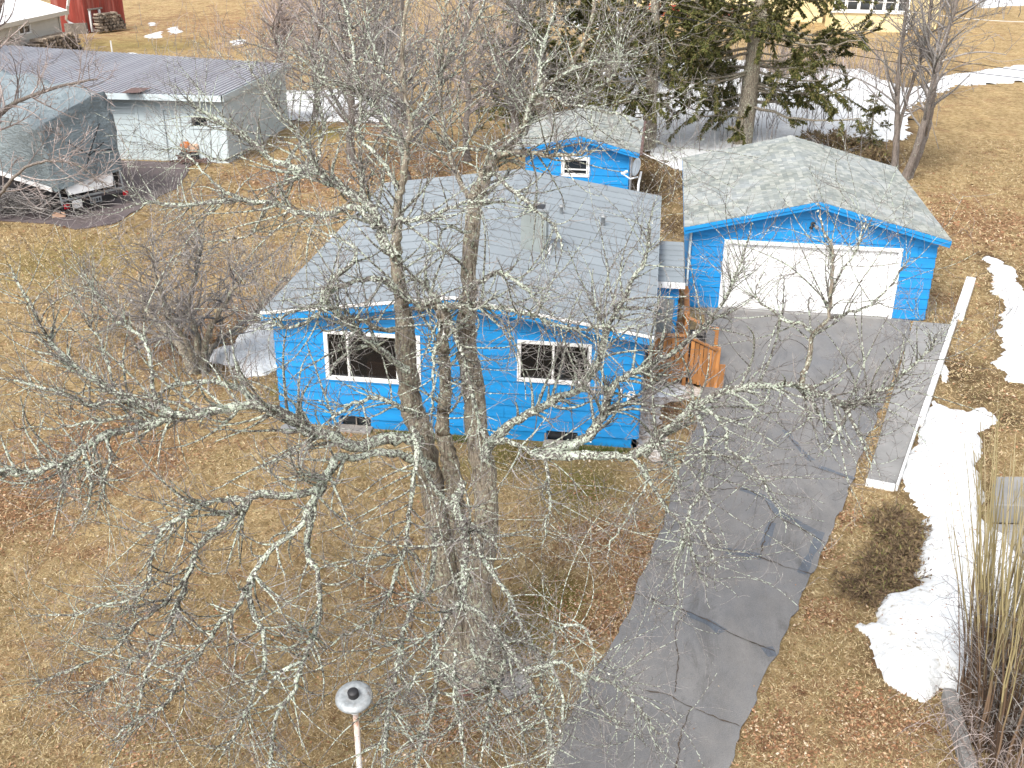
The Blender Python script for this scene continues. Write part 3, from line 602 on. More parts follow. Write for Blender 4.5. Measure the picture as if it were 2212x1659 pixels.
# house number
def digits(txt, size, M, name, mat, parent):
    c = bpy.data.curves.new(name, 'FONT'); c.body = txt; c.size = size; c.extrude = .008; c.offset = .008; c.align_x = 'CENTER'
    t = bpy.data.objects.new(name, c); COL.objects.link(t); dg = bpy.context.evaluated_depsgraph_get(); me = bpy.data.meshes.new_from_object(t.evaluated_get(dg))
    bpy.data.objects.remove(t); me.transform(M); return link(name, me, mat, parent)
for tx, dx, dz, rot in (('1', -.40, 1.14, -.13), ('8', -.19, 1.10, .04)):
    digits(tx, .36, Matrix.Translation((dx, hy0-.04, dz)) @ Matrix.Rotation(rot*.4, 4, 'Y') @ Matrix.Rotation(math.pi/2, 4, 'X'), 'house_number', 'white', house)
# entry porch on the right side of the house
po = [(0.02, 25.15), (.82, 25.15), (.82, 28.2), (.02, 28.2)]
wall_surface(house, (.03, 25.2), (1, 0), (0, -1), .72, .0, 2.15, [], 'blue', .288, name='porch_wall')
wall_surface(house, (.75, 25.2), (0, 1), (1, 0), 2.9, .0, 2.15, [(.3, 1.2, .45, 2.0)], 'blue', .288, name='porch_wall')
pr = MB().box(.0, .88, 25.0, 28.3, 2.17, 2.24).build('porch_roof', 'housemetal', house)
k = 25.0
while k < 28.2: MB().box(.01, .885, k+.003, k+.025, 2.242, 2.27).build('roof_rib', 'housemetal', pr); k += .415
MB().box(.0, .90, 24.97, 24.995, 2.10, 2.25).build('drip_edge', 'white', pr)
MB().box(.12, .66, 25.16, 25.175, .47, 1.75).build('entry_door', 'flue', house)

# ================================================================== DECK
deck = thing('deck', (.9, 25.5, 0), 'stained cedar deck with railings and steps beside the driveway', 'deck')
DZ = .45; dx0, dx1, dy0, dy1 = .12, 1.02, 23.95, 27.2
for i in range(int((dy1-dy0)/.145)):
    y = dy0+i*.145; MB().box(dx0, dx1, y+.004, y+.138, DZ-.035, DZ).build('deck_board', 'timber', deck)
def post(x, y, z0, z1, w=.09): return MB().box(x-w/2, x+w/2, y-w/2, y+w/2, z0, z1).build('post', 'timber', deck, bevel=.008)
for x, y in ((dx0+.05, dy0), (dx1, dy0), (dx1, 25.3), (dx1, dy1), (dx0+.05, dy1)): post(x, y, -.1, 1.38 if y != dy0 or x > .5 else 1.3)
def rail(a, b, z): return MB().bar((*a, z), (*b, z), .14, .035).build('top_rail', 'timber', deck, bevel=.006)
rail((dx0, dy0), (dx1-.04, dy0), 1.30); rail((dx1, 25.34), (dx1, dy1), 1.30); rail((dx0, dy1), (dx1-.05, dy1), 1.30)
MB().bar((dx0, dy0+.04, 1.16), (dx1-.045, dy0+.04, 1.16), .035, .09).build('side_rail', 'timber', deck); MB().bar((dx0, dy0+.04, .30), (dx1-.045, dy0+.04, .30), .035, .16).build('side_rail', 'timber', deck)
for i in range(9): x = dx0+.03+i*.103; MB().box(x, x+.088, dy0-.022, dy0+.018, .16, 1.24).build('baluster', 'timber', deck)
for i in range(11): y = 25.45+i*.16; MB().box(dx1-.02, dx1+.02, y, y+.04, .5, 1.27).build('baluster', 'timber', deck)
for i in range(6): x = dx0+.12+i*.15; MB().box(x, x+.04, dy1-.02, dy1+.02, .5, 1.27).build('baluster', 'timber', deck)
sx0, sx1, sy0, sy1 = 1.08, 1.78, 23.95, 25.2
for i in range(3):
    x = sx0+i*.24; z = DZ-.02-.135*(i+1)+.02
    MB().box(x, x+.26, sy0+.05, sy1-.05, z-.035, z).build('stair_tread', 'timber', deck); MB().box(x-.002, x+.02, sy0+.06, sy1-.06, z+.002, z+.095).build('stair_riser', 'timber', deck)
for y in (sy0, sy1):
    post(sx1, y, -.02, 1.06); MB().bar((dx1+.05, y, 1.28), (sx1-.02, y, .98), .12, .035).build('hand_rail', 'timber', deck); MB().bar((dx1+.05, y, .36), (sx1-.05, y, .03), .035, .2).build('stringer', 'timber', deck)
for i in range(6):
    x = dx1+.10+i*.105; zt_ = 1.25-.41*(x-dx1); MB().box(x, x+.09, sy0-.022, sy0+.018, .10-.05*i*.5, zt_-.03).build('baluster', 'timber', deck)
MB().box(sx1+.05, sx1+.19, sy0-.02, sy0+.02, -.02, .62).build('baluster', 'timber', deck)['label'] = 'pale unstained board'
for x, y in ((.2, 23.9), (.62, 23.9)): MB().box(x, x+.09, y, y+.09, -.02, .16).build('foot_block', 'timber', deck)
MB().bar((.1, 23.87, .17), (.82, 23.87, .17), .05, .09).build('rim_board', 'timber', deck)
for i, (x, y, w_) in enumerate(((.62, 24.45, .36), (1.12, 24.6, .36))):
    b = thing('storage_crate', (x, y, DZ), ('left black crate on the cedar deck behind the railing', 'right black crate at the top of the deck steps')[i], 'crate', 'black crates on the deck')
    m = MB().box(x, x+w_, y, y+.3, DZ+.001, DZ+.5+.1*i); m.build('crate_body', 'black', b, bevel=.02); MB().box(x-.01, x+w_+.01, y-.01, y+.31, DZ+.502+.1*i, DZ+.53+.1*i).build('lid', 'black', b)

# ================================================================== GABLE OUTBUILDINGS WITH SHINGLES
def shingled(parent, x0, x1, y0, y1, rx, rzz, sl, tabw=.235, expo=.14, keep=300):
    z = lambda x: rzz-sl*abs(x-rx)
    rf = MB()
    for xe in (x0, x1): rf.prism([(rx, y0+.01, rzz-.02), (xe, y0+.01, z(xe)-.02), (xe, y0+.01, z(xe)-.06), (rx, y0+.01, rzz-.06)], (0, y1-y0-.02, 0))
    rf = rf.build('roof', 'seam_ribshade', parent); tabs = []
    for s, xe in ((-1, x0), (1, x1)):
        L = abs(xe-rx)*math.sqrt(1+sl*sl); n = int(L/expo)+1; ang = math.atan(sl)
        for i in range(n):
            d1 = min((i+1)*expo+.0, L+.02); y = y0-(.11*i % tabw)
            while y < y1:
                w_ = tabw*(.7+.6*rg.random()); a, b = max(y, y0), min(y+w_-.017, y1)
                if b-a > .03: tabs.append((s, d1, (a+b)/2, b-a, rg.random()))
                y += w_
    tabs.sort(key=lambda t: t[2]+abs(t[1])*.3)
    unit = MB().box(-1, 0, -.5, .5, 0, 1); um = None; st = MB()
    def tabM(s, d, yc, w_, q):
        ang = math.atan(sl); dx, dz = s*math.cos(ang), -math.sin(ang); t = .013+.010*q
        Rm = Matrix(((dx, 0, -dz*s*1.0, 0), (0, 1, 0, 0), (dz, 0, abs(dx), 0), (0, 0, 0, 1)))
        o = Vector((rx+dx*d, yc, rzz+dz*d-.02))
        return Matrix.Translation(o) @ Rm @ Matrix.Rotation(-.075, 4, 'Y') @ Matrix.Diagonal((expo*1.12, w_, t+.006, 1))
    for i, tb in enumerate(tabs):
        Mx = tabM(*tb)
        if i < keep:
            if um is None:
                um = bpy.data.meshes.new('shingle'); um.from_pydata(unit.v, [], unit.f); um.update()
            o = bpy.data.objects.new('shingle', um); COL.objects.link(o)
            if not um.materials: um.materials.append(MAT['shingle'])
            o.parent = rf; o.matrix_parent_inverse = world(rf).inverted(); o.matrix_basis = Mx
        else: st.add([Mx @ Vector(v) for v in unit.v], unit.f)
    if st.v: tag(st.build('shingle_field', 'shingle', rf), kind='stuff')
    y = y0
    while y < y1-.02:
        e = min(y+.20, y1); m = MB(); m.prism([(rx-.13, y, rzz-.13*sl+.008), (rx, y, rzz+.016), (rx+.13, y, rzz-.13*sl+.008), (rx+.13, y, rzz-.13*sl-.004), (rx, y, rzz+.004), (rx-.13, y, rzz-.13*sl-.004)], (0, e-y-.006, 0)); m.build('ridge_shingle', 'shingle', rf); y = e
    for xe in (x0, x1):
        for dy, dz, h, t in ((-.03, -.032, .09, .028), (-.002, -.12, .10, .02)):
            MB().prism([(rx, y0+dy, rzz+dz), (xe, y0+dy, z(xe)+dz), (xe, y0+dy, z(xe)+dz-h), (rx, y0+dy, rzz+dz-h)], (0, t, 0)).build('rake_board', 'blue', rf)
        s = 1 if xe > rx else -1
        MB().box(min(xe, xe+s*.02), max(xe, xe+s*.02), y0, y1, z(xe)-.15, z(xe)-.02).build('eave_board', 'blue', rf)
        MB().prism([(rx, y0+.02, rzz-.10), (xe, y0+.02, z(xe)-.10), (xe, y0+.02, z(xe)-.115), (rx, y0+.02, rzz-.115)], (0, .33, 0)).build('soffit', 'blue', rf)
    return rf
garage = thing('garage', (4.45, 33, 0), 'blue two-car garage with a white door and grey-green shingle roof', 'garage')
gx0, gx1, gy0, gy1 = 1.15, 7.72, 29.36, 36.95; gRX, gRZ, gSL = 4.41, 3.37, .256
gz = lambda x: gRZ-gSL*abs(x-gRX)
Lg = gx1-gx0; D_ = (2.03-gx0, 6.84-gx0, -.1, 2.06)
wall_surface(garage, (gx0, gy0), (1, 0), (0, -1), Lg, .03, gz(gx1)-.1, [D_], 'blue', .30, (gRX-gx0, gRZ-.1))
wall_surface(garage, (gx1, gy0), (0, 1), (1, 0), gy1-gy0, .03, gz(gx1)-.1, [], 'blue', .30)
wall_surface(garage, (gx0, gy1), (0, -1), (-1, 0), gy1-gy0, .03, gz(gx1)-.1, [], 'blue', .30)
wall_surface(garage, (gx1, gy1), (-1, 0), (0, 1), Lg, .03, gz(gx1)-.1, [], 'blue', 0, (gx1-gRX, gRZ-.1))
shingled(garage, .90, 7.95, gy0-.36, 37.2, gRX, gRZ, gSL)
fr = MB(); X0, X1 = gx0+D_[0], gx0+D_[1]
fr.box(X0, X0+.11, gy0-.05, gy0+.12, .0, 1.95); fr.box(X1-.11, X1, gy0-.05, gy0+.12, .0, 1.95); fr.box(X0, X1, gy0-.052, gy0+.12, 1.952, 2.06); fr.build('door_frame', 'white', garage, bevel=.005)
gd = MB().box(X0+.11, X1-.11, gy0+.085, gy0+.12, .0, 1.95).build('garage_door', 'doorwhite', garage)
for r in range(4):
    z0, z1 = .02+r*.4825, .02+(r+1)*.4825-.012
    MB().box(X0+.115, X1-.115, gy0+.06, gy0+.084, z0, z1).build('door_section', 'doorwhite', gd, bevel=.004)
    for k in range(8):
        wx = (X1-X0-.23)/8; a = X0+.115+k*wx+.06; MB().box(a, a+wx-.12, gy0+.050, gy0+.059, z0+.09, z1-.09).build('door_panel', 'doorwhite', gd, bevel=.004)
MB().box(X0+.11, X1-.11, gy0+.045, gy0+.059, -.005, .018).build('threshold', 'black', gd)
sll = MB().box(X0-.3, X1+.3, gy0-.12, gy0+.1, -.1, .016).build('apron', 'concrete', garage)
lt = MB().lathe([(0, 0), (.07, 0), (.07, .03), (.03, .05)], 12, Matrix.Translation((4.36, gy0-.02, 2.62)) @ Matrix.Rotation(math.pi/2, 4, 'X')).build('flood_lamp', 'black', garage)
for dx in (-.05, .08): MB().lathe([(.015, 0), (.03, .05), (.055, .13), (.05, .14), (0, .13)], 10, Matrix.Translation((4.36+dx*.5, gy0-.06, 2.62)) @ Matrix.Rotation(2.2, 4, 'X') @ Matrix.Rotation(dx*6, 4, 'Y')).build('lamp_head', 'steel' if dx > 0 else 'black', lt, True)
MB().tube([(gx0-.12, gy0-.25, 2.38), (gx0-.06, gy0-.1, 2.25), (gx0-.06, gy0-.06, .12), (gx0-.12, gy0-.25, .04)], .04, 8).build('downspout', 'palegrey', garage, True)
MB().box(7.25, 7.33, gy0-.05, gy0-.03, 1.9, 2.12).build('wall_box', 'blue', garage)

shed = thing('garden_shed', (-2.7, 40.6, 0), 'small blue shed with a white framed window and grey shingle roof behind the house', 'shed')
qx0, qx1, qy0, qy1 = -4.65, -.98, 38., 43.; qRX, qRZ, qSL = -2.68, 2.97, .245; qz = lambda x: qRZ-qSL*abs(x-qRX)
a = YP(1213, 337, 38)-np.array([qx0, 0, 0]); b = YP(1273, 383, 38)-np.array([qx0, 0, 0]); SW = (a[0], b[0], b[2], a[2])
wall_surface(shed, (qx0, qy0), (1, 0), (0, -1), qx1-qx0, .0, qz(qx1)-.1, [SW], 'blue', .30, (qRX-qx0, qRZ-.1))
wall_surface(shed, (qx1, qy0), (0, 1), (1, 0), qy1-qy0, .0, qz(qx1)-.1, [], 'blue', .30)
wall_surface(shed, (qx0, qy1), (0, -1), (-1, 0), qy1-qy0, .0, qz(qx1)-.1, [], 'blue', 0)
shingled(shed, -5.0, -.62, qy0-.35, qy1+.3, qRX, qRZ, qSL)
window(shed, (qx0, qy0), (1, 0), (0, -1), *SW, w=.12, rail=((SW[2]+SW[3])/2-.1,))
MB().box(qx1-.02, qx1+.03, qy0-.04, qy0+.04, 0, 2.4).build('corner_board', 'blue', shed)
MB().tube([(qx1+.28, qy0-.2, 2.38), (qx1+.12, qy0-.06, 2.3), (qx1+.12, qy0-.05, .05)], .035, 8).build('downspout', 'white', shed, True)
MB().box(-.60, -.50, qy0-.3, qy1+.2, 2.36, 2.46).build('gutter', 'rust', shed)

# satellite dish on a mast behind the house roof
dish = thing('satellite_dish', (-.53, 31.3, 2.6), 'grey satellite dish on a white mast at the rear edge of the house roof', 'satellite dish')
bp = YP(1379, 404, 31.15); hp = YP(1378, 362, 31.15); tp = YP(1344, 372, 31.15)
MB().tube([tuple(bp-[0, 0, .5]), tuple(bp+[0, 0, .1]), tuple(hp+[.10, .05, -.12])], .035, 8).build('mast', 'white', dish, True)
fd = Vector((-.86, -.35, .28)).normalized(); q = fd.to_track_quat('Z', 'Y').to_matrix().to_4x4()
Mx = Matrix.Translation(tuple(hp)) @ q @ Matrix.Diagonal((.29, .27, .3, 1))
MB().lathe([(0, 0), (.35, .02), (.7, .09), (1, .2), (1.0, .24), (.7, .13), (.35, .06), (0, .04)][::-1], 28, Mx).build('reflector', 'greydish', dish, True)
MB().tube([tuple(hp+[.02, 0, -.27]), tuple(tp+[.25, -.1, -.16]), tuple(tp+[0, -.15, 0])], .022, 6).build('feed_arm', 'white', dish)
MB().tube([tuple(tp+[-.02, -.15, 0]), tuple(tp+[.16, -.12, .06])], .04, 8).build('receiver', 'white', dish)
MB().tube([tuple(YP(1392, 347, 37.8)), tuple(YP(1440, 352, 35)), tuple(YP(1480, 352, 33.5))], .02, 6)
ln = MB().tube([(-.5, 38.1, 2.34), (.3, 36.9, 2.30), (1.1, 35.7, 2.38)], .014, 5).build('service_cable', 'white'); tag(ln, 'white cable strung between the small shed and the garage', 'cable')

# ================================================================== GREY BARN, LEFT
gb = thing('grey_workshop', (-24, 46, 0), 'long pale blue-grey workshop with a ribbed metal roof at the left', 'workshop')
C0 = np.array([-18.03, 43.42]); Ud = norm(np.array([-6.05, -.42])); Lb = 16.
Nd = np.array([Ud[1], -Ud[0]]); Nd = -Nd if Nd[1] > 0 else Nd
def bu(px, py):  # position along the front wall and height for a photo point
    d = _ray(px, py); n3 = np.array([*Nd, 0]); t = (np.array([*C0, 0])-EYE)@n3/(d@n3); p = EYE+d*t; return (p[:2]-C0)@Ud, p[2]
def brect(xl, yt, xr, yb):
    a, b = bu(xl, yt), bu(xr, yb); return (min(a[0], b[0]), max(a[0], b[0]), min(a[1], b[1]), max(a[1], b[1]))
bd = brect(205, 232, 305, 342); bd = (bd[0], bd[1]+1.2, .03, bd[3]); wd = brect(352, 238, 394, 346); wd = (wd[0], wd[1], .03, wd[3]); ww_ = brect(412, 253, 449, 274)
O2 = C0+Ud*Lb
hf = [(Lb-r[1], Lb-r[0], r[2], r[3]) for r in (bd, wd, ww_)]
fwl = wall_surface(gb, tuple(O2), tuple(-Ud), tuple(Nd), Lb, .0, 2.72, hf, 'palegrey', .0)
def board_on(u0, u1, z0, z1, n0, n1, name, mat, par):
    P = lambda u, v, n: (*(C0+Ud*u+Nd*n), v)
    return MB().add([P(u, v, n) for n in (n0, n1) for u, v in ((u0, z0), (u1, z0), (u1, z1), (u0, z1))], [(0, 3, 2, 1), (4, 5, 6, 7), (0, 1, 5, 4), (1, 2, 6, 5), (2, 3, 7, 6), (3, 0, 4, 7)]).build(name, mat, par)
n_ = 9
for i in range(n_): z0 = bd[2]+(bd[3]-bd[2])*i/n_; board_on(bd[0]+.02, bd[1]-.02, z0+.006, bd[2]+(bd[3]-bd[2])*(i+1)/n_-.008, -.06, -.03+.006*(i % 2), 'door_board', 'palegrey', gb)
board_on(bd[0]+.02, bd[1]-.02, .0, bd[3], -.08, -.062, 'door_back', 'black', gb)
dd = board_on(wd[0]+.01, wd[1]-.01, .03, wd[3]-.01, -.06, -.03, 'walk_door', 'palegrey', gb); board_on(wd[0]+.06, wd[0]+.10, 1.0, 1.08, -.03, .03, 'door_knob', 'steel', dd)
for r in (bd, wd):
    for a_, b_, c_, d_ in ((r[0]-.12, r[0], 0, r[3]), (r[1], r[1]+.12, 0, r[3]), (r[0]-.12, r[1]+.12, r[3], r[3]+.12)): board_on(a_, b_, c_, d_, .001, .03, 'door_trim', 'palegrey', gb)
for u in np.arange(.0, min(wd[0], bd[0])-.1, .31):
    if not (ww_[0]-.3 < u < ww_[1]): board_on(u+.01, u+.30, .02, 2.2, .001, .014, 'wall_board', 'palegrey', gb)
board_on(0, Lb, 2.22, 2.28, .001, .03, 'belt_board', 'palegrey', gb)
board_on(ww_[0], ww_[1], ww_[2], ww_[3], -.1, -.09, 'window_pane', 'dglass', gb)
for a_, b_, c_, d_ in ((ww_[0]-.09, ww_[0], ww_[2]-.09, ww_[3]+.09), (ww_[1], ww_[1]+.09, ww_[2]-.09, ww_[3]+.09), (ww_[0], ww_[1], ww_[3], ww_[3]+.09), (ww_[0], ww_[1], ww_[2]-.09, ww_[2])): board_on(a_, b_, c_, d_, .016, .04, 'window_trim', 'palegrey', gb)
C1 = np.array([-17.95, 51.0]); e = norm(C1-C0); ne = np.array([e[1], -e[0]])
wall_surface(gb, tuple(C0), tuple(e), tuple(ne), 7.6, .05, 2.72, [], 'palegrey', .19, name='end_wall', seam=9)
C2 = C1+Ud*Lb+np.array([0, 2.]); wall_surface(gb, tuple(C1), tuple(norm(C2-C1)), (0, 1), 16, .0, 2.7, [], 'palegrey', 0, name='rear_wall')
bb_ = MB().bar((*(C0+Ud*.06+Nd*.02), 1.3), (*(C0+Ud*.06+Nd*.02), 1.301), .1, .1)
# roof sheet with corrugations, monopitch
fA = C0+np.array([.12, 0])+Nd*.5; fB = fA+Ud*(Lb+.2); rA = np.array([-17.83, 51.55]); rB = np.array([-35., 54.4]); zf, zr = 2.86, 2.84
core = MB().add([(*fA, zf-.10), (*fB, zf-.10), (*rB, zr-.10), (*rA, zr-.10), (*fA, zf-.02), (*fB, zf-.02), (*rB, zr-.02), (*rA, zr-.02)], [(0, 1, 2, 3), (4, 7, 6, 5), (0, 4, 5, 1), (1, 5, 6, 2), (2, 6, 7, 3), (3, 7, 4, 0)]).build('roof', 'seam_ribshade', gb)  # dark core seen between sheets, shade of the ribs put into colour
npan = 74
for i in range(npan):
    vs = []; t0, t1 = i/npan, (i+1)/npan; zz = .004*rg.random()
    for t, dz in ((t0+.16/npan, .0), (t0+.22/npan, .035), (t0+.34/npan, .035), (t0+.42/npan, .008), (t1-.02/npan, .006), (t1, 0)):
        a, b = fA+(fB-fA)*t, rA+(rB-rA)*t; vs += [(*(a+Nd*.03), zf-.012+dz+zz), (*b, zr-.012+dz+zz)]
    MB().add(vs, [(2*k, 2*k+2, 2*k+3, 2*k+1) for k in range(5)]).build('roof_sheet', 'corrug', core)
MB().bar((*(fA+Nd*.06-np.array([0, 0])), zf-.13), (*(fB+Nd*.06), zf-.13), .03, .25).build('fascia', 'palegrey', core)
MB().bar((*(fA+[.06, .0]), zf-.13), (*(rA+[.06, 0]), zr-.13), .03, .25).build('end_fascia', 'palegrey', core)
MB().bar((*(C0+[.09, .25]), 2.52), (*(C1+[.09, 0]), 2.52), .06, .06).build('batten', 'palegrey', core)
p0, p1 = G(258, 207, zf), G(325, 196, zf)
rp = MB().add([(*G(262, 206, zf)[:2], zf+.09), (*G(302, 205, zf)[:2], zf+.09), (*G(328, 194, zf)[:2], zf+.09), (*G(285, 194, zf)[:2], zf+.09)], [(0, 1, 2, 3)]).build('rust_patch', 'rust', core)

# machine and heap by the workshop wall
mc_ = thing('orange_machine', (*G(418, 345)[:2], 0), 'small orange engine machine against the front wall of the grey workshop', 'machine')
c = G(418, 343); Tm = Matrix.Translation((c[0], c[1]-.25, 0))
MB().lathe([(0, -.2), (.24, -.2), (.28, -.1), (.28, .1), (.24, .2), (0, .2)], 16, Tm @ Matrix.Translation((-.12, 0, .55)) @ Matrix.Rotation(math.pi/2, 4, 'Y')).build('drum', 'orange', mc_, True)
MB().box(.02, .42, -.2, .2, .38, .72).xf(Tm).build('engine', 'brass', mc_, bevel=.04); MB().tube([(.3, 0, .3), (.6, 0, .75)], .025).xf(Tm).build('handle', 'black', mc_)
for dx in (-.25, .3):
    MB().lathe([(.05, -.04), (.17, -.05), (.2, 0), (.17, .05), (.05, .04)], 14, Tm @ Matrix.Translation((dx, -.22, .2)) @ Matrix.Rotation(math.pi/2, 4, 'X')).build('wheel', 'black', mc_, True)
MB().tube([(-.45, 0, .3), (.5, 0, .3)], .03).xf(Tm).build('frame', 'rust', mc_)
hp_ = MB()
for i in range(34): x = rnd.uniform(-.7, .8); hp_.tube([(x, rnd.uniform(-.3, .1), rnd.uniform(.02, .28)), (x+rnd.uniform(-.35, .35), rnd.uniform(-.4, .1), rnd.uniform(.02, .3))], rnd.uniform(.015, .05), 5)
hp_.xf(Matrix.Translation((c[0]+.3, c[1]-.75, 0))); tag(hp_.build('scrap_heap', 'rust'), 'low heap of rusty brown scrap in front of the orange machine', 'scrap heap')

# ================================================================== COVERED TRAILER
tr = thing('covered_boat_trailer', (-22, 36, 0), 'trailer load wrapped in a big grey tarpaulin, parked on the brown pad at the left', 'trailer')
B0, B1_ = np.array([-20.95, 34.75]), np.array([-19.75, 36.75]); e = norm(B1_-B0); f_ = np.array([-e[1], e[0]]); f_ = f_ if f_[0] < 0 else -f_
def T3(a, b, z): return (*(B0+e*a+f_*b), z)   # a: across the tail, b: forward (left), z
Wt = float(np.linalg.norm(B1_-B0)); nb, ns = 26, 26
prof = [(-.18, .95), (-.24, 1.6), (-.22, 2.5), (-.15, 3.0), (-.02, 3.2), (.4, 3.35), (1.1, 3.6), (1.8, 3.82), (2.35, 3.98), (2.55, 3.85), (2.64, 3.2), (2.6, 2.1), (2.5, 1.2)]
prof = smooth_path([(a, 0, z) for a, z in prof], ns)[:, (0, 2)]
vs = []; fs = []
for j in range(nb):
    b = -.1+8.5*(j/(nb-1))**1.3; sg = .05*math.sin(j*1.9)
    for i in range(ns):
        a, z = prof[i]; t = i/(ns-1); top = max(0, z-2.2)
        push = .38*(z-.95)/2.3 if j == 0 else .38*(z-.95)/2.3*max(0, 1-b/1.2)
        w_ = .05*math.sin(i*2.1+j*.9)+.035*math.sin(i*4.3-j*1.7)
        sag = .10*math.sin(b*2.1)*min(1, top)
        vs.append(T3(a+w_*.6, b-.25+push, z+w_*.5-sag+(.0 if j else -.02)))
for j in range(nb-1):
    for i in range(ns-1): fs.append((j*ns+i, (j+1)*ns+i, (j+1)*ns+i+1, j*ns+i+1))
# rear face of the cover, slightly bowed
ce = len(vs); rings = 7
for r in range(1, rings+1):
    k = 1-r/rings
    for i in range(ns):
        a, z = prof[i]; mz = 1.2+(z-1.2)*k; ma = 1.2+(a-1.2)*k; push = .55*(mz-.95)/2.3; vs.append(T3(ma, -.35+push-.12*math.sin(r/rings*1.6)+.04*math.sin(i*2.3+r*1.9), mz if r < rings else 1.2))
for r in range(rings):
    for i in range(ns-1):
        o0 = i if r == 0 else ce+(r-1)*ns+i; fs.append((o0, o0+1, ce+r*ns+i+1, ce+r*ns+i))
tp_ = MB().add(vs, fs).build('tarpaulin', 'tarp', tr, True)
for pts in ([(.55, 2.55), (1.25, 2.0), (1.9, 2.35)], [(1.9, 3.0), (1.35, 2.2), (1.0, 1.6)], [(1.4, 2.1), (2.3, 2.05)]):
    MB().tube([T3(a, -.62+.38*(z-.95)/2.3, z) for a, z in pts], .022, 5).build('strap', 'black', tr)
hull = MB(); hull.prism([T3(-.1, 0, .55), T3(2.45, 0, .55), T3(2.55, 0, 1.2), T3(-.2, 0, 1.05)], tuple(np.array([*f_, 0])*7.5)); hull.build('hull', 'black', tr)
MB().prism([T3(-.22, -.2, .93), T3(-.26, -.2, .93), T3(-.26, -.2, 1.08), T3(-.22, -.2, 1.08)], tuple(np.array([*f_, 0])*7.5)).build('rub_rail', 'white', tr)
tg = MB().prism([T3(.25, -.42, .74), T3(2.0, -.42, .74), T3(2.12, -.30, 1.22), T3(.12, -.30, 1.22)], tuple(np.array([*f_, 0])*.12)).build('tailgate', 'white', tr, bevel=.01)
fm = MB()
for a in (-.08, 2.38):
    fm.bar(T3(a, -.45, .45), T3(a, -.3, 1.3), .045, .045)
    fm.bar(T3(a+(.3 if a < 1 else -.3), -.45, .5), T3(a+(.3 if a < 1 else -.3), -.3, 1.25), .025, .025)
fm.bar(T3(-.12, -.47, .62), T3(2.42, -.47, .62), .05, .06); fm.build('tail_frame', 'steel', tr)
MB().bar(T3(-.1, -.42, .36), T3(2.4, -.42, .36), .1, .16).build('bumper', 'black', tr)
pl = MB().bar(T3(.25, -.53, .42), T3(.62, -.53, .42), .02, .28).build('licence_plate', 'white', tr); pl2 = MB().bar(T3(.95, -.53, .42), T3(1.4, -.53, .42), .02, .2).build('licence_plate', 'steel', tr)
for i in range(4): MB().bar(T3(.98+i*.1, -.545, .42), T3(1.04+i*.1, -.545, .42), .006, .11).build('plate_mark', 'black', pl2)
for a in (-.05, 2.3): MB().bar(T3(a, -.5, .40), T3(a+.2, -.5, .40), .06, .16).build('tail_lamp', 'red', tr, bevel=.01)
for a in (.1, 1.75):
    MB().bar(T3(a, -.2, .4), T3(a-.05, -.35, .14), .07, .07).build('jack_leg', 'black', tr)
for b in (3.2, 4.1):
    for a in (.1, 2.3):
        w = MB().lathe([(.0, -.1), (.2, -.1), (.34, -.11), (.36, 0), (.34, .11), (.2, .1), (0, .1)], 18, Matrix.Translation(T3(a, b, .36)) @ Matrix.Rotation(math.atan2(e[1], e[0]), 4, 'Z') @ Matrix.Rotation(math.pi/2, 4, 'Y')).build('wheel', 'black', tr, True)
for i, (px, py) in enumerate(((128, 469), (197, 437))):
    c = G(px, py); b = MB(); b.bar((c[0]-.2, c[1]-.08, .08), (c[0]+.2, c[1]+.1, .08), .2, .14); o = b.build('wooden_block', 'brass', bevel=.01)
    tag(o, ('nearer pale wooden block on the brown pad under the trailer tail', 'farther pale wooden block on the brown pad under the trailer tail')[i], 'wooden block', 'blocks under the trailer jacks')

# ================================================================== BEIGE OUTBUILDING, RED BARN, WOODPILES
bh = thing('beige_outbuilding', (-43, 70, 0), 'beige vinyl-sided outbuilding with a bright pale roof in the upper left corner', 'outbuilding')
EZ = 2.9; ea = G(147, 22, EZ)[:2]; eb_ = G(0, 53, EZ)[:2]; Ue = norm(eb_-ea); Ne = np.array([-Ue[1], Ue[0]]); Ne = Ne if Ne[0] > 0 else -Ne
wa = ea+Ue*.5-Ne*.45
holes = [(3.9, 5.3, 1.35, 2.35)]
def bproj(px, py):
    d = _ray(px, py); n3 = np.array([*Ne, 0]); t = (np.array([*wa, 0])-EYE)@n3/(d@n3); p = EYE+d*t; return (p[:2]-wa)@Ue, p[2]
u0, v1 = bproj(64, 51); u1, v0 = bproj(41, 77); holes = [(min(u0, u1), max(u0, u1), min(v0, v1), max(v0, v1))]
wall_surface(bh, tuple(wa), tuple(Ue), tuple(Ne), 14, .0, EZ-.12, holes, 'sidingbeige', .20, seam=20)
h = holes[0]; window(bh, tuple(wa), tuple(Ue), tuple(Ne), *h, w=.09, mull=((h[0]+h[1])/2,))
wall_surface(bh, tuple(wa-Ne*9), tuple(Ne), tuple(-Ue), 9, .0, EZ-.12, [], 'sidingbeige', .20, name='end_wall', seam=20)
MB().bar((*(wa+Ue*.05+Ne*.03), 0), (*(wa+Ue*.05+Ne*.03), EZ-.1), .12, .12, (1, 0, 0)).build('corner_post', 'sidingbeige', bh)
r0, r1 = ea, ea+Ue*15; pk_ = -Ne*5
rfb = MB().add([(*r0, EZ), (*r1, EZ), (*(r1+pk_), EZ+1.5), (*(r0+pk_), EZ+1.5), (*r0, EZ-.08), (*r1, EZ-.08), (*(r1+pk_), EZ+1.4), (*(r0+pk_), EZ+1.4)], [(0, 1, 2, 3), (7, 6, 5, 4), (0, 4, 5, 1), (1, 5, 6, 2), (2, 6, 7, 3), (3, 7, 4, 0)]).build('roof', 'doorwhite', bh)
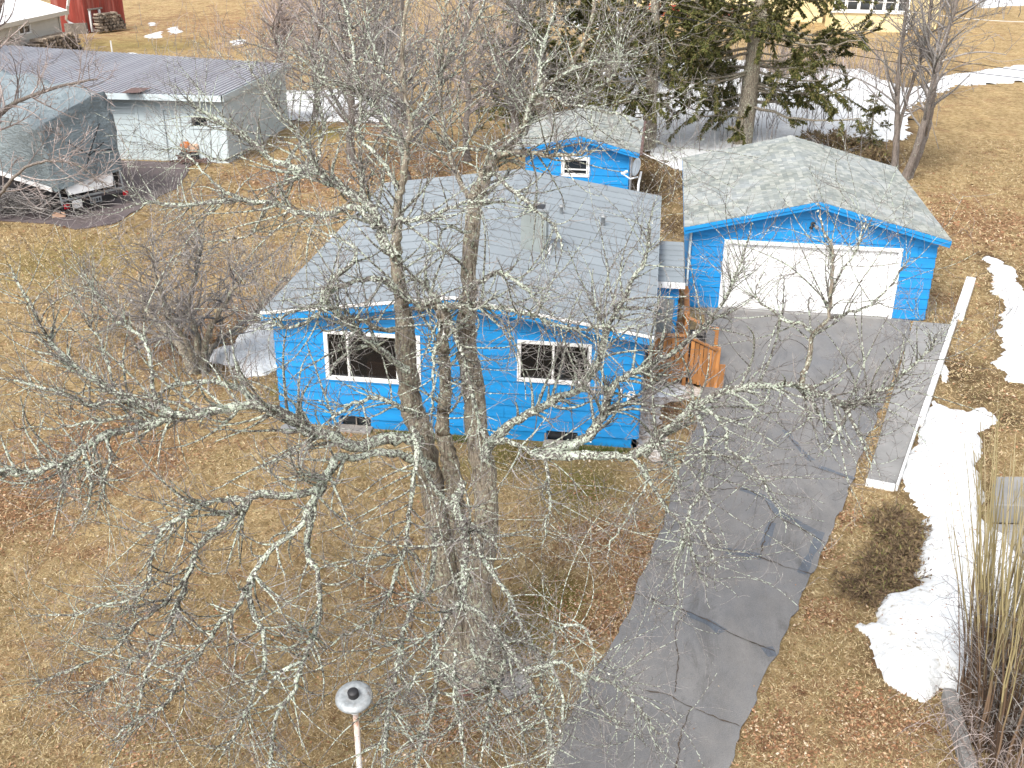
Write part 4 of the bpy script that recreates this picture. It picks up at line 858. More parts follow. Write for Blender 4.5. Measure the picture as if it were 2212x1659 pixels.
MB().bar((*(r0+Ne*.02), EZ-.12), (*(r1+Ne*.02), EZ-.12), .05, .26).build('gutter', 'sidingbeige', rfb)
bn = thing('red_barn', (-44, 84, 0), 'faded red barn with a white downspout behind the beige outbuilding', 'barn')
K0, K1, K2 = G(187, 70)[:2], G(272, 57)[:2], G(120, 71)[:2]
Ur = norm(K1-K0); Nr = np.array([Ur[1], -Ur[0]]); wall_surface(bn, tuple(K0), tuple(Ur), tuple(Nr), float(np.linalg.norm(K1-K0)), .0, 6, [(.55, 1.5, .0, 1.5)], 'redmetal', 0)
L_ = float(np.linalg.norm(K1-K0)); k = 0.
while k < L_-.05:
    w_ = min(.42, L_-k); O = K0+Ur*k
    for z0, z1 in (((0, 6),) if not (.1 < k+w_ and k < 1.5 and k+w_ > .55) else ((1.5, 6),)):
        a, b = O+Nr*.012, O+Ur*(w_-.02)+Nr*.012; m = MB().bar((*((a+b)/2), (z0+z1)/2-.001), (*((a+b)/2), z1), .4, .4)
        m = MB().prism([(*a, z0+.01), (*b, z0+.01), (*b, z1), (*a, z1)], (*(Nr*.03), 0)); m.build('wall_sheet', 'redmetal', bn)
    k += w_
Ur2 = norm(K2-K0); N2 = np.array([-Ur2[1], Ur2[0]]); N2 = N2 if N2[1] < 0 else -N2
wall_surface(bn, tuple(K0), tuple(Ur2), tuple(N2), float(np.linalg.norm(K2-K0)), .0, 6, [], 'redmetal', 0, name='side_wall')
MB().tube([(*(G(150, 0, 4)[:2]), 4.2), (*(K0+Ur2*1.3+N2*.15), 1.0), (*(K0+Ur2*1.1+N2*.2), .75), (*(K0+N2*.3+Ur*.2), .15)], .09, 8).build('downspout', 'white', bn, True)
for u in (.5, 1.5): MB().bar((*(K0+Ur*u+Nr*.1), 0), (*(K0+Ur*u+Nr*.1), 1.55), .16, .12, (1, 0, 0)).build('door_jamb', 'white', bn)
MB().bar((*(K0+Ur*.35+Nr*.12), 1.62), (*(K0+Ur*1.8+Nr*.12), 1.62), .14, .1).build('lintel', 'oldwood', bn)
MB().prism([(*(K0+Ur*.58+Nr*.01), 0), (*(K0+Ur*1.45+Nr*.01), 0), (*(K0+Ur*1.45+Nr*.01), 1.5), (*(K0+Ur*.58+Nr*.01), 1.5)], (*(Nr*.02), 0)).build('door_leaf', 'redmetal', bn)
MB().prism([(*G(141, 72)[:2], -.1), (*G(187, 71)[:2], -.1), (*G(187, 71)[:2], .7), (*G(141, 72)[:2], .7)], (0, .3, 0)).build('plinth', 'oldwood', bn)
def woodpile(a, b, h, depth, label, parentname='woodpile', end=True, rr=.13):
    a, b = np.array(a), np.array(b); L = np.linalg.norm(b-a); u = (b-a)/L; n = np.array([u[1], -u[0]]); n = n if n[1] < 0 else -n
    t = thing(parentname, (*((a+b)/2), 0), label, 'woodpile'); cnt = 0; z = rr
    row = 0
    while z < h:
        s = rr+(row % 2)*rr
        while s < L-rr and cnt < 290:
            if z < h*(.6+.5*math.sin(s/L*3.1+.3)) or row < 2:
                r = rr*rnd.uniform(.7, 1.05); c = a+u*s; j = rnd.uniform(-.12, .12)
                MB().tube([(*(c+n*(depth/2+j)), z+rnd.uniform(-.02, .02)), (*(c-n*(depth/2)), z)], [r, r*.9], rnd.choice((5, 6, 7))).build('log', 'logend', t); cnt += 1
            s += rr*2
        z += rr*1.75; row += 1
woodpile(G(200, 70)[:2]+Nr*.4, G(262, 62)[:2]+Nr*.4, 1.45, .6, 'stacked firewood against the red barn wall by its small door')
woodpile(wa+Ne*.75-Ue*.3, wa+Ne*.75+Ue*6.5, 1.7, .8, 'pile of split firewood against the beige outbuilding behind the ribbed roof', rr=.12)

# ================================================================== YELLOW HOUSE
yh = thing('yellow_house', (12, 101, 0), 'cream-yellow house with a white-framed bay window beyond the spruces at the top', 'house')
wall_surface(yh, (-2, 103.6), tuple(norm(np.array([8.5, -2.2]))), (-.25, -.97), 8.8, .9, 7, [], 'yellow', .45, seam=30)
m = MB(); m.prism([(-2, 103.5, -.1), (6.5, 101.2, -.1), (6.5, 101.2, .9), (-2, 103.5, .9)], (.05, .2, 0)); m.build('foundation', 'redbase', yh)
wall_surface(yh, (6.5, 100.6), (1, 0), (0, -1), 6.9, .0, 7, [], 'yellow', .45, seam=30)
bay = [(13.35, 98.9), (14.6, 95.3), (19.3, 95.3), (20.6, 98.9)]
def wy(px, py, O, U, Nn):
    d = _ray(px, py); n3 = np.array([*Nn, 0]); t = (np.array([*O, 0])-EYE)@n3/(d@n3); p = EYE+d*t; return (p[:2]-np.array(O))@np.array(U), p[2]
wall_surface(yh, (13.4, 95.3), (1, 0), (0, -1), 6.1, .0, 7, [(.0, 6.1, 1.55, 3.2)], 'yellow', .45, seam=30, name='bay_wall')
wall_surface(yh, (13.4, 98.6), (0, -1), (-1, 0), 3.3, .0, 7, [], 'yellow', .45, seam=30, name='bay_side')
wall_surface(yh, (19.5, 95.3), (0, 1), (1, 0), 3.3, .0, 7, [], 'yellow', .45, seam=30, name='bay_side')
wall_surface(yh, (19.5, 98.6), (1, 0), (0, -1), 3, .0, 7, [], 'yellow', .45, seam=30)
for i in range(6):
    u = .06+i*1.0; window(yh, (13.4, 95.3), (1, 0), (0, -1), u, u+.96, 1.57, 3.2, w=.1, rail=(2.3,))
MB().box(13.3, 19.6, 95.1, 95.28, 1.42, 1.54).build('bay_sill', 'white', yh); MB().box(19.38, 19.56, 95.15, 95.29, 0, 1.42).build('downspout', 'white', yh)
MB().box(-3, 21, 103.8, 104, 0, 7).build('rear_core', 'yellow', yh)
# ================================================================== THE BIG LICHENED TREE
def limb_world(pts, y0, y1, n=None):
    """photo trace + real depths (y, metres away) along it -> smooth path in the world"""
    k = len(pts); ys = np.linspace(y0, y1, k) if not isinstance(y0, (list, tuple)) else y0
    w = np.array([YP(px, py, y) for (px, py), y in zip(pts, ys)]); L = np.linalg.norm(np.diff(w, axis=0), axis=1).sum()
    n = n or max(8, int(L/.09)); p = smooth_path(w, n); j = rg.normal(size=p.shape)*.012; j[0] = 0
    return p+j
def pxr(w, y): return w/2*y*1.12/FPX      # radius of something w photo units wide at depth y
TR = [ # trunks: pts, y0, y1, width px start, end
 ([(1004, 1452), (998, 1400), (978, 1309), (961, 1239), (949, 1150), (940, 1100), (930, 1040), (917, 977), (906, 925), (891, 885), (882, 820), (877, 746), (873, 694), (866, 642), (859, 590), (854, 540), (858, 496), (857, 458), (864, 418), (872, 379), (877, 327), (886, 262), (874, 205), (868, 120), (880, 0), (888, -80)], 12.95, 13.6, [75, 62, 56, 52, 50, 50, 50, 52, 50, 48, 46, 42, 40, 30, 26, 24, 20, 19, 17, 15, 13, 11, 9, 8, 7, 6], 0),
 ([(1040, 1450), (1034, 1395), (1034, 1326), (1036, 1239), (1042, 1180), (1050, 1120), (1046, 1042), (1037, 977), (1029, 925), (1024, 859), (1015, 799), (1007, 746), (1007, 690), (1013, 642), (1015, 564), (1020, 485), (1027, 433), (1036, 405), (1051, 371), (1072, 338), (1105, 305), (1137, 261), (1160, 198), (1213, 162), (1240, 130), (1268, 70), (1290, -30)], 12.85, 13.9, [80, 62, 58, 56, 54, 52, 50, 50, 48, 46, 46, 42, 40, 34, 32, 32, 33, 30, 26, 20, 16, 14, 12, 10, 9, 8, 7], 0),
 ([(1015, 1425), (1010, 1330), (1000, 1200), (985, 1100), (972, 1000), (956, 925), (962, 840), (960, 785), (956, 733), (962, 690), (952, 664)], 13.25, 12.9, [46, 42, 40, 38, 36, 30, 26, 24, 24, 26, 26], 0),
]
LB = [ # limbs: pts, y0, y1, w0, w1, lichened
 ([(858, 560), (838, 535), (822, 510), (822, 487), (808, 455), (789, 435), (753, 416), (713, 392), (682, 366), (640, 362), (622, 358), (583, 343), (544, 306), (510, 285), (478, 262), (430, 235), (395, 195)], 13.2, 15.2, 27, 5, 1),
 ([(812, 490), (795, 468), (763, 447), (726, 458), (687, 465), (635, 455), (583, 439), (518, 432), (465, 434), (400, 446), (361, 440), (310, 441), (260, 450)], 13.4, 14.3, 17, 4, 1),
 ([(840, 500), (857, 480), (880, 476), (911, 472), (950, 459), (987, 440), (1040, 436), (1090, 425)], 13.1, 12.4, 14, 4, 1),
 ([(870, 640), (846, 616), (819, 603), (780, 605), (746, 616), (715, 629), (689, 655), (640, 668), (600, 690), (560, 680)], 12.9, 12.0, 16, 4, 1),
 ([(715, 629), (728, 595), (760, 570), (770, 540), (740, 520), (700, 505), (660, 480)], 12.3, 12.9, 12, 4, 1),
 ([(746, 616), (702, 621), (698, 646), (688, 677), (659, 698), (620, 708), (580, 698), (540, 720)], 12.3, 11.4, 12, 3.5, 1),
 ([(882, 800), (856, 783), (830, 762), (806, 744), (772, 718), (745, 698), (720, 672), (700, 650)], 12.8, 11.9, 19, 9, 1),
 ([(874, 700), (840, 712), (800, 700), (770, 690), (745, 692), (720, 700)], 12.9, 12.2, 13, 5, 0),
 ([(905, 955), (880, 945), (830, 948), (770, 965), (718, 943), (667, 930), (620, 897), (555, 876), (506, 881), (424, 894), (375, 899), (310, 919), (228, 938), (180, 972), (131, 1002), (49, 1021), (0, 1018), (-60, 1040)], 12.7, 10.9, 30, 9, 1),
 ([(590, 885), (548, 861), (506, 835), (457, 825), (392, 829), (343, 850), (318, 880)], 12.3, 12.0, 16, 4, 1),
 ([(375, 897), (345, 880), (300, 868), (277, 859), (245, 845), (212, 825), (163, 793), (140, 776), (98, 724), (65, 656), (40, 610), (20, 570)], 11.6, 11.9, 18, 4, 1),
 ([(277, 861), (235, 870), (196, 877), (147, 855), (98, 838), (33, 822), (-20, 818)], 11.5, 11.2, 11, 4, 1),
 ([(350, 885), (330, 840), (325, 790), (318, 745), (300, 722), (262, 700), (238, 680), (200, 620), (178, 590)], 11.6, 12.4, 10, 3, 1),
 ([(240, 815), (228, 780), (218, 740), (190, 690), (160, 630), (130, 600)], 11.5, 12.0, 7, 2.5, 0),
 ([(310, 919), (270, 900), (215, 912), (150, 920), (90, 925), (20, 930)], 11.5, 10.8, 9, 3, 1),
 ([(180, 972), (190, 1010), (195, 1060), (185, 1120)], 11.2, 10.7, 10, 4, 1),
 ([(131, 1002), (140, 1060), (130, 1110)], 11.1, 10.8, 8, 3, 1),
 ([(228, 938), (240, 985), (225, 1040), (215, 1085), (200, 1130)], 11.3, 10.8, 9, 3, 1),
 ([(935, 1010), (880, 985), (820, 980), (770, 990), (735, 985), (712, 1010), (690, 1045), (675, 1085), (642, 1142), (573, 1201), (542, 1257), (521, 1298), (479, 1343), (434, 1406), (389, 1465), (351, 1527), (295, 1555), (243, 1604)], 12.6, 9.2, 20, 7, 1),
 ([(697, 1050), (640, 1070), (560, 1068), (521, 1093), (469, 1142), (427, 1184), (410, 1232), (392, 1291), (378, 1347), (330, 1395), (271, 1441), (208, 1486), (160, 1500)], 11.8, 9.8, 19, 5, 1),
 ([(560, 1068), (500, 1080), (462, 1083), (430, 1092), (399, 1111), (347, 1152), (326, 1211), (324, 1250), (290, 1290), (210, 1310), (150, 1330), (60, 1330)], 11.4, 10.0, 13, 3.5, 1),
 ([(699, 1042), (677, 1100), (663, 1187), (687, 1239), (689, 1326), (674, 1385), (653, 1430), (635, 1493), (597, 1545), (583, 1638), (578, 1690)], 11.7, 9.2, 15, 7, 1),
 ([(535, 1270), (545, 1320), (569, 1368), (572, 1441), (552, 1482), (521, 1569), (496, 1604), (470, 1650)], 10.7, 9.2, 13, 5, 1),
 ([(653, 1430), (620, 1440), (585, 1470), (572, 1500), (540, 1530), (500, 1560)], 9.8, 9.1, 9, 3, 1),
 ([(410, 1232), (380, 1275), (330, 1320), (290, 1350), (250, 1400), (190, 1430), (100, 1470), (60, 1480)], 10.8, 9.6, 10, 3, 0),
 ([(351, 1400), (320, 1440), (305, 1500), (290, 1560), (250, 1610)], 9.9, 9.2, 8, 3, 1),
 ([(892, 925), (899, 945), (901, 977), (893, 1042), (884, 1107), (882, 1140), (871, 1194), (854, 1243), (826, 1305), (802, 1340), (757, 1364), (722, 1388), (680, 1420)], 12.4, 10.4, 15, 4, 1),
 ([(854, 1200), (820, 1196), (790, 1204), (750, 1220), (720, 1228)], 11.2, 10.6, 8, 3, 1),
 ([(1000, 1040), (985, 1080), (995, 1120), (1008, 1160), (1003, 1222), (1000, 1291), (979, 1316), (944, 1368), (941, 1430), (941, 1493), (927, 1569), (909, 1604), (900, 1660)], 12.2, 9.3, 19, 8, 1),
 ([(905, 975), (935, 1050), (960, 1080), (985, 1110), (1010, 1125), (1040, 1150), (1065, 1165), (1085, 1205)], 12.3, 11.3, 13, 5, 1),
 ([(1000, 1305), (1041, 1326), (1069, 1361), (1097, 1395), (1132, 1447), (1145, 1482), (1166, 1527), (1187, 1576), (1191, 1645), (1195, 1690)], 10.9, 9.0, 15, 9, 1),
 ([(1020, 1140), (1030, 1170), (1052, 1222), (1079, 1257), (1107, 1302), (1128, 1354), (1156, 1402), (1173, 1437), (1168, 1500), (1160, 1550)], 11.6, 9.7, 13, 4, 1),
 ([(1132, 1451), (1173, 1437), (1218, 1430), (1253, 1458), (1298, 1468), (1340, 1482), (1365, 1510), (1390, 1545), (1416, 1576), (1450, 1590)], 9.9, 8.9, 11, 3.5, 1),
 ([(1190, 1436), (1198, 1460), (1211, 1493), (1215, 1545), (1211, 1604), (1180, 1660)], 9.7, 8.9, 9, 5, 1),
 ([(1253, 1458), (1280, 1510), (1320, 1550), (1352, 1565)], 9.6, 9.0, 7, 4, 1),
 ([(1180, 1436), (1200, 1390), (1190, 1360), (1215, 1350), (1262, 1358), (1282, 1400), (1290, 1440), (1330, 1460)], 9.9, 9.4, 8, 3, 1),
 ([(1020, 1380), (1027, 1416), (1052, 1472), (1069, 1493), (1055, 1534), (1048, 1586), (1040, 1650)], 11, 9.4, 12, 6, 1),
 ([(1069, 1493), (1085, 1525), (1107, 1541), (1132, 1576), (1150, 1600)], 10.3, 9.6, 10, 4, 1),
 ([(1069, 1493), (1082, 1455), (1088, 1420), (1082, 1380), (1070, 1362)], 10.3, 10.6, 10, 6, 1),
 ([(940, 1150), (930, 1253), (912, 1290), (895, 1305), (871, 1368), (861, 1423), (850, 1482), (840, 1534), (833, 1604), (828, 1670)], 12, 9.2, 12, 9, 1),
 ([(941, 1430), (905, 1450), (893, 1480), (880, 1500), (862, 1520)], 9.9, 9.4, 8, 4, 1),
 ([(985, 1400), (982, 1450), (984, 1500), (990, 1560), (1000, 1620), (1008, 1670)], 10.4, 9.2, 9, 5, 1),
 ([(1046, 990), (1058, 960), (1071, 948), (1107, 911), (1160, 885), (1201, 862), (1243, 846), (1277, 812), (1300, 750), (1318, 698), (1344, 653), (1367, 604), (1396, 557), (1402, 500), (1410, 440)], 12.7, 13.2, 27, 4, 1),
 ([(1050, 960), (1080, 950), (1107, 956), (1141, 974), (1167, 987), (1180, 1003), (1186, 1055), (1188, 1102), (1178, 1147), (1172, 1180)], 12.5, 11.4, 15, 3, 1),
 ([(1150, 975), (1185, 982), (1225, 964), (1264, 948), (1290, 925), (1306, 885), (1316, 846), (1337, 820), (1368, 803), (1395, 795), (1423, 776), (1475, 748), (1527, 698), (1553, 664), (1580, 619), (1606, 557), (1625, 480)], 12.4, 12.9, 26, 4, 1),
 ([(1180, 985), (1238, 982), (1316, 985), (1368, 985), (1409, 955), (1468, 903), (1518, 867), (1582, 844), (1663, 833), (1732, 837), (1782, 853), (1832, 883), (1856, 870), (1880, 850), (1930, 830), (1974, 789), (2010, 755), (2024, 720)], 12.3, 11.8, 22, 4, 1),
 ([(1732, 837), (1733, 815), (1749, 776), (1755, 722), (1789, 685), (1794, 646), (1799, 594), (1802, 560), (1790, 520), (1772, 480), (1768, 430)], 12.0, 12.3, 13, 3, 0),
 ([(1755, 716), (1726, 698), (1690, 690), (1674, 672), (1640, 650), (1636, 625), (1660, 560)], 12.0, 12.0, 9, 2.5, 0),
 ([(1791, 688), (1830, 678), (1869, 664), (1908, 633), (1948, 586), (1971, 540)], 12.2, 12.3, 8, 2.5, 0),
 ([(1794, 640), (1815, 590), (1845, 545), (1860, 505), (1868, 455)], 12.2, 12.5, 6, 2, 0),
 ([(1832, 883), (1850, 930), (1870, 975), (1885, 1020)], 11.8, 11.4, 8, 3, 1),
 ([(1832, 883), (1810, 930), (1790, 965), (1760, 990)], 11.8, 11.3, 7, 3, 0),
 ([(1663, 833), (1690, 850), (1730, 880), (1768, 895)], 12, 11.6, 6, 2.5, 0),
 ([(1665, 833), (1655, 860), (1630, 890), (1613, 930)], 12, 11.6, 5, 2, 0),
 ([(1395, 985), (1418, 949), (1430, 980), (1454, 1012), (1460, 1050), (1477, 1100)], 12, 11.2, 12, 5, 1),
 ([(1340, 987), (1380, 1000), (1418, 1067), (1450, 1108), (1477, 1140), (1491, 1181), (1510, 1240), (1530, 1270)], 12.1, 10.7, 12, 4, 1),
 ([(1518, 867), (1541, 894), (1573, 931), (1573, 971), (1618, 999), (1645, 1031), (1659, 1067), (1686, 1113), (1700, 1150)], 12, 10.8, 8, 3, 1),
 ([(1500, 885), (1525, 930), (1522, 976), (1518, 1049), (1532, 1099), (1518, 1135), (1536, 1194), (1560, 1230)], 12, 10.6, 9, 3, 0),
 ([(1522, 976), (1570, 985), (1620, 990), (1660, 960)], 11.7, 11.5, 6, 2, 0),
 ([(1518, 1049), (1500, 1090), (1480, 1150), (1460, 1220), (1465, 1290), (1455, 1340)], 11.4, 10.3, 8, 3, 0),
 ([(1391, 1000), (1396, 1040), (1370, 1090), (1350, 1130), (1320, 1170), (1310, 1220)], 12, 11, 6, 2, 0),
 ([(952, 664), (937, 658), (911, 664), (890, 668)], 12.9, 13.1, 19, 17, 0),
 ([(952, 664), (942, 637), (911, 611), (880, 592)], 12.9, 13.0, 15, 11, 1),
 ([(952, 664), (976, 661), (1015, 660), (1067, 663), (1110, 672), (1146, 681), (1211, 702), (1260, 712), (1310, 700), (1345, 735)], 12.8, 11.6, 15, 5, 1),
 ([(962, 690), (985, 720), (1000, 770), (1020, 840), (1030, 900), (1050, 960), (1060, 1010)], 12.7, 12.2, 13, 6, 1),
 ([(963, 700), (955, 730), (940, 765), (935, 800), (937, 850), (930, 900), (940, 950)], 12.5, 12.2, 9, 4, 1),
 ([(1016, 620), (1040, 610), (1067, 590), (1090, 596), (1133, 621), (1159, 652), (1190, 680), (1230, 700)], 12.9, 12.1, 13, 4, 1),
 ([(1017, 500), (1000, 500), (975, 490), (955, 500), (945, 535), (925, 560), (905, 595)], 13.2, 12.6, 8, 3, 0),
 ([(1045, 385), (1068, 379), (1114, 415), (1146, 441), (1175, 470), (1205, 500), (1215, 560)], 13.3, 12.3, 12, 4, 1),
 ([(1078, 336), (1121, 326), (1160, 332), (1200, 336), (1252, 332), (1285, 320)], 13.4, 12.7, 14, 4, 0),
 ([(1140, 258), (1155, 204), (1200, 206), (1252, 208), (1291, 188), (1330, 157), (1338, 104), (1345, 60)], 13.4, 12.8, 12, 3, 0),
 ([(1195, 205), (1226, 227), (1278, 235), (1343, 248), (1382, 287), (1435, 316), (1461, 348)], 13.2, 12.4, 9, 2.5, 0),
 ([(1213, 162), (1265, 138), (1317, 123), (1382, 112), (1420, 80)], 13.6, 13.2, 10, 3, 0),
 ([(1160, 198), (1166, 157), (1173, 104), (1186, 65), (1200, 0), (1190, -50)], 13.5, 13.9, 11, 5, 0),
 ([(1173, 104), (1150, 70), (1120, 30), (1095, -20)], 13.6, 13.9, 8, 4, 0),
 ([(1028, 430), (1000, 408), (983, 365), (965, 310), (957, 255), (950, 180), (955, 100), (965, 20), (960, -50)], 13.3, 14.6, 14, 5, 0),
 ([(1069, 337), (1050, 320), (1000, 322), (960, 330), (930, 325), (900, 310)], 13.3, 13.6, 9, 3, 1),
 ([(1069, 337), (1100, 310), (1140, 280), (1150, 240), (1110, 200), (1080, 160), (1060, 100), (1040, 40)], 13.4, 14.4, 10, 3, 0),
 ([(866, 410), (820, 340), (779, 300), (779, 249), (776, 197), (765, 120), (750, 40), (740, -30)], 13.4, 14.6, 11, 4, 1),
 ([(872, 379), (870, 343), (854, 288), (826, 249), (792, 215), (740, 180), (690, 160), (640, 120), (590, 100)], 13.5, 14.9, 11, 3, 0),
 ([(680, 366), (660, 320), (640, 280), (600, 240), (570, 200), (545, 150), (530, 110)], 14.4, 15.2, 10, 3, 0),
 ([(683, 367), (688, 320), (700, 270), (690, 210), (700, 150), (690, 90)], 14.3, 15.2, 8, 3, 1),
 ([(779, 425), (782, 380), (778, 330)], 14.3, 13.9, 9, 6, 1),
 ([(583, 343), (560, 320), (520, 290), (470, 270), (430, 250)], 14.7, 15, 7, 2.5, 0),
 ([(555, 312), (520, 330), (470, 345), (430, 330), (380, 320), (330, 335)], 14.8, 15.1, 7, 2, 0),
 ([(518, 432), (480, 410), (440, 370), (400, 330), (360, 290)], 14.2, 14.4, 7, 2.5, 1),
 ([(583, 443), (560, 480), (540, 510), (490, 520), (440, 522)], 14.1, 13.8, 7, 2.5, 1),
 ([(885, 262), (920, 210), (950, 150), (1000, 90), (1040, 20), (1060, -40)], 13.5, 14.4, 9, 4, 0),
 ([(874, 205), (830, 150), (800, 80), (790, 0)], 13.6, 14.6, 8, 4, 0),
 ([(905, 900), (870, 880), (820, 860), (770, 868), (720, 900), (690, 925)], 12.5, 11.7, 13, 5, 1),
]
tree = thing('bare_tree', (-2.35, 12.95, 0), 'big leafless tree with lichen-covered limbs spreading in front of the blue house', 'tree')
pars = []
for pts, y0, y1, w0, w1 in TR:
    p = limb_world(pts, y0, y1, 110); t = np.linspace(0, 1, len(p)); hy = np.linspace(y0, y1, len(p))
    dist = np.linalg.norm(p-EYE, axis=1); r = np.interp(t, np.linspace(0, 1, len(w0)), w0)*.5*dist/FPX
    r *= 1+.55*np.exp(-np.clip(p[:, 2], 0, None)/.28)
    V, F = knobbly(p, r, 20, .10); tag(link('trunk', np_mesh('trunk', V, F), 'bark', tree, True), None)
    i = np.linspace(35, len(p)-1, 24).astype(int); pars.append((p[i], r[i]*.5))
LP, LR = [], []
for pts, y0, y1, w0, w1, lic in LB:
    p = limb_world(pts, y0, y1); n = len(p); t = np.linspace(0, 1, n); d = np.linalg.norm(p-EYE, axis=1)
    r = (w0*(1-t)+w1*t)*.5*d/FPX*.92; r[-3:] *= np.array([.85, .6, .3]); r *= 1+.10*rg.normal(size=n)
    V, F = knobbly(p, r, 9 if w0 > 9 else 7, .16); link('limb', np_mesh('limb', V, F), 'lbark' if lic else 'bark' if w0 > 12 else 'lbark', tree, True)
    i = np.linspace(0, n-1, 24).astype(int); LP.append(p[i]); LR.append(r[i])
LP = np.array(LP); LR = np.array(LR)
TP = np.array([a for a, b in pars]); TRr = np.array([b for a, b in pars])
P1, R1 = grow(LP, LR, 2500, .30, 1.9, 10, spread=.9, curl=1.05, jit=.24, up=.10, tmin=.2, rf=.5, rmin=.0032, maxr=.024)
Pt, Rt_ = grow(TP, TRr, 130, .5, 1.6, 10, spread=1.1, curl=.9, jit=.22, up=.1, tmin=.3, rf=.5, maxr=.03)
P1 = np.concatenate([P1, Pt]); R1 = np.concatenate([R1, Rt_])
P2, R2 = grow(P1, R1, 12000, .14, .75, 7, spread=.95, curl=.9, jit=.22, up=.14, tmin=.12, rf=.62, rmin=.0022, maxr=.010)
P3, R3 = grow(P2, R2, 15000, .06, .34, 5, spread=.9, curl=.7, jit=.2, up=.18, tmin=.2, rf=.7, rmin=.0019, maxr=.005)
P3t, R3t = grow(LP, LR, 3200, .08, .45, 6, spread=1.2, curl=1.1, jit=.25, up=.12, tmin=.1, rf=.3, rmin=.0028, maxr=.008)
q = join_quads([tubes(P1, R1, 5)]); tag(link('bough', np_mesh('bough', *q), 'lbark', tree, True), None, None, None, 'stuff')
q = join_quads([tubes(P2, R2, 3), tubes(P3, R3, 3), tubes(P3t, R3t, 3)]); tag(link('twigs', np_mesh('twigs', *q), 'twig', tree, True), None, None, None, 'stuff')
f1 = flakes(LP, LR, 9500, .012); f2 = flakes(P1, R1, 3500, .006); f3 = flakes(TP, TRr*2, 900, .012)
tag(link('lichen', np_mesh('lichen', *join_quads([f1, f2, f3])), 'lichenflake', tree), None, None, None, 'stuff')

# ================================================================== OTHER BARE TREES
def bare_tree(base, stems, label, bark='greybark', twig='twig', n1=70, n2=300, n3=700, L1=(1.2, 3.), L2=(.5, 1.4), L3=(.2, .7), up=.35, name='bare_tree', rr=.004, group=None, curl=.5, cat='tree', spread=.9):
    """stems: list of (path pts world, r0, r1)"""
    t = thing(name, base, label, cat, group); SP, SR = [], []
    for pts, r0, r1 in stems:
        p = smooth_path(np.array(pts), 40)+rg.normal(size=(40, 3))*.012; r = np.linspace(r0, r1, 40); r[:4] *= [1.35, 1.2, 1.1, 1.03]
        link('trunk', np_mesh('trunk', *knobbly(p, r, 10, .08)), bark, t, True); i = np.linspace(0, 39, 20).astype(int); SP.append(p[i]); SR.append(r[i])
    SP, SR = np.array(SP), np.array(SR)
    A, a = grow(SP, SR, n1, *L1, 10, spread=spread, curl=curl, jit=.14, up=up, tmin=.25, rf=.45, rmin=rr*1.6)
    B, b = grow(A, a, n2, *L2, 7, spread=.8, curl=curl, jit=.16, up=up*.6, tmin=.2, rf=.6, rmin=rr*1.15)
    C, c = grow(B, b, n3, *L3, 5, spread=.8, curl=curl, jit=.16, up=up*.5, tmin=.15, rf=.7, rmin=rr)
    q = join_quads([tubes(A, a, 5), tubes(B, b, 3), tubes(C, c, 3)])
    tag(link('twigs', np_mesh('twigs', *q), twig, t, True), None, None, None, 'stuff'); return t
def vstem(px, y, tops, r0, r1, zb=-.1):
    """stem through photo points at depths y.. (first point is the foot on the ground)"""
    g = G(*px); pts = [(g[0], g[1], zb)]; k = len(tops)
    for i, (q, yy) in enumerate(tops): pts.append(tuple(YP(*q, g[1]+yy)))
    return (pts, r0, r1)
bare_tree(tuple(G(1930, 372)), [vstem((1930, 372), 0, [((1937, 280), 0), ((1940, 170), .1), ((1950, 80), .2), ((1962, 0), .3), ((1975, -120), .5)], .13, .04), vstem((1938, 372), 0, [((1944, 270), .2), ((1990, 120), .4), ((2010, 30), .6), ((2030, -100), 1)], .09, .03)],
          'slim leafless tree behind the garage, left of a leaning pair', n1=60, n2=230, n3=420, L1=(1.5, 5.), L2=(.8, 2.6), up=.16, curl=1., rr=.008, spread=1.1)
bare_tree(tuple(G(1955, 385)), [vstem((1955, 385), 0, [((1990, 290), -.2), ((2013, 190), 0), ((2040, 90), .2), ((2070, -10), .3), ((2100, -120), .5)], .16, .05), vstem((1963, 383), 0, [((1998, 300), .3), ((2020, 170), .5), ((2005, 80), .7), ((2020, -60), .9)], .13, .04)],
          'leaning leafless tree rising right of the garage roof', n1=70, n2=260, n3=480, L1=(1.5, 5.), L2=(.8, 2.6), up=.14, curl=1., rr=.008, spread=1.1)
bare_tree(tuple(G(420, 800)), [vstem((420, 800), 0, [((385, 740), .2), ((330, 690), .3), ((308, 640), .5), ((300, 590), .6)], .12, .03), vstem((430, 800), 0, [((425, 730), 0), ((410, 660), .1), ((425, 580), .2), ((440, 510), .3)], .11, .025), vstem((440, 800), 0, [((445, 740), -.2), ((470, 680), -.3), ((510, 620), -.4), ((540, 580), -.3)], .1, .025), vstem((412, 800), 0, [((390, 750), .4), ((340, 725), .9), ((270, 690), 1.4), ((215, 640), 1.8)], .08, .02), vstem((436, 800), 0, [((460, 750), .6), ((520, 700), 1.2), ((580, 640), 1.8), ((620, 590), 2.2)], .08, .02), vstem((425, 802), 0, [((405, 740), -.6), ((370, 690), -.9), ((335, 600), -1.0), ((330, 520), -.8)], .08, .02)],
          'low many-stemmed leafless tree on the lawn left of the blue house', bark='bark', twig='twig', n1=170, n2=1150, n3=2600, L1=(.8, 2.9), L2=(.35, 1.1), L3=(.12, .5), up=.05, rr=.0052, curl=1.1, spread=1.15)
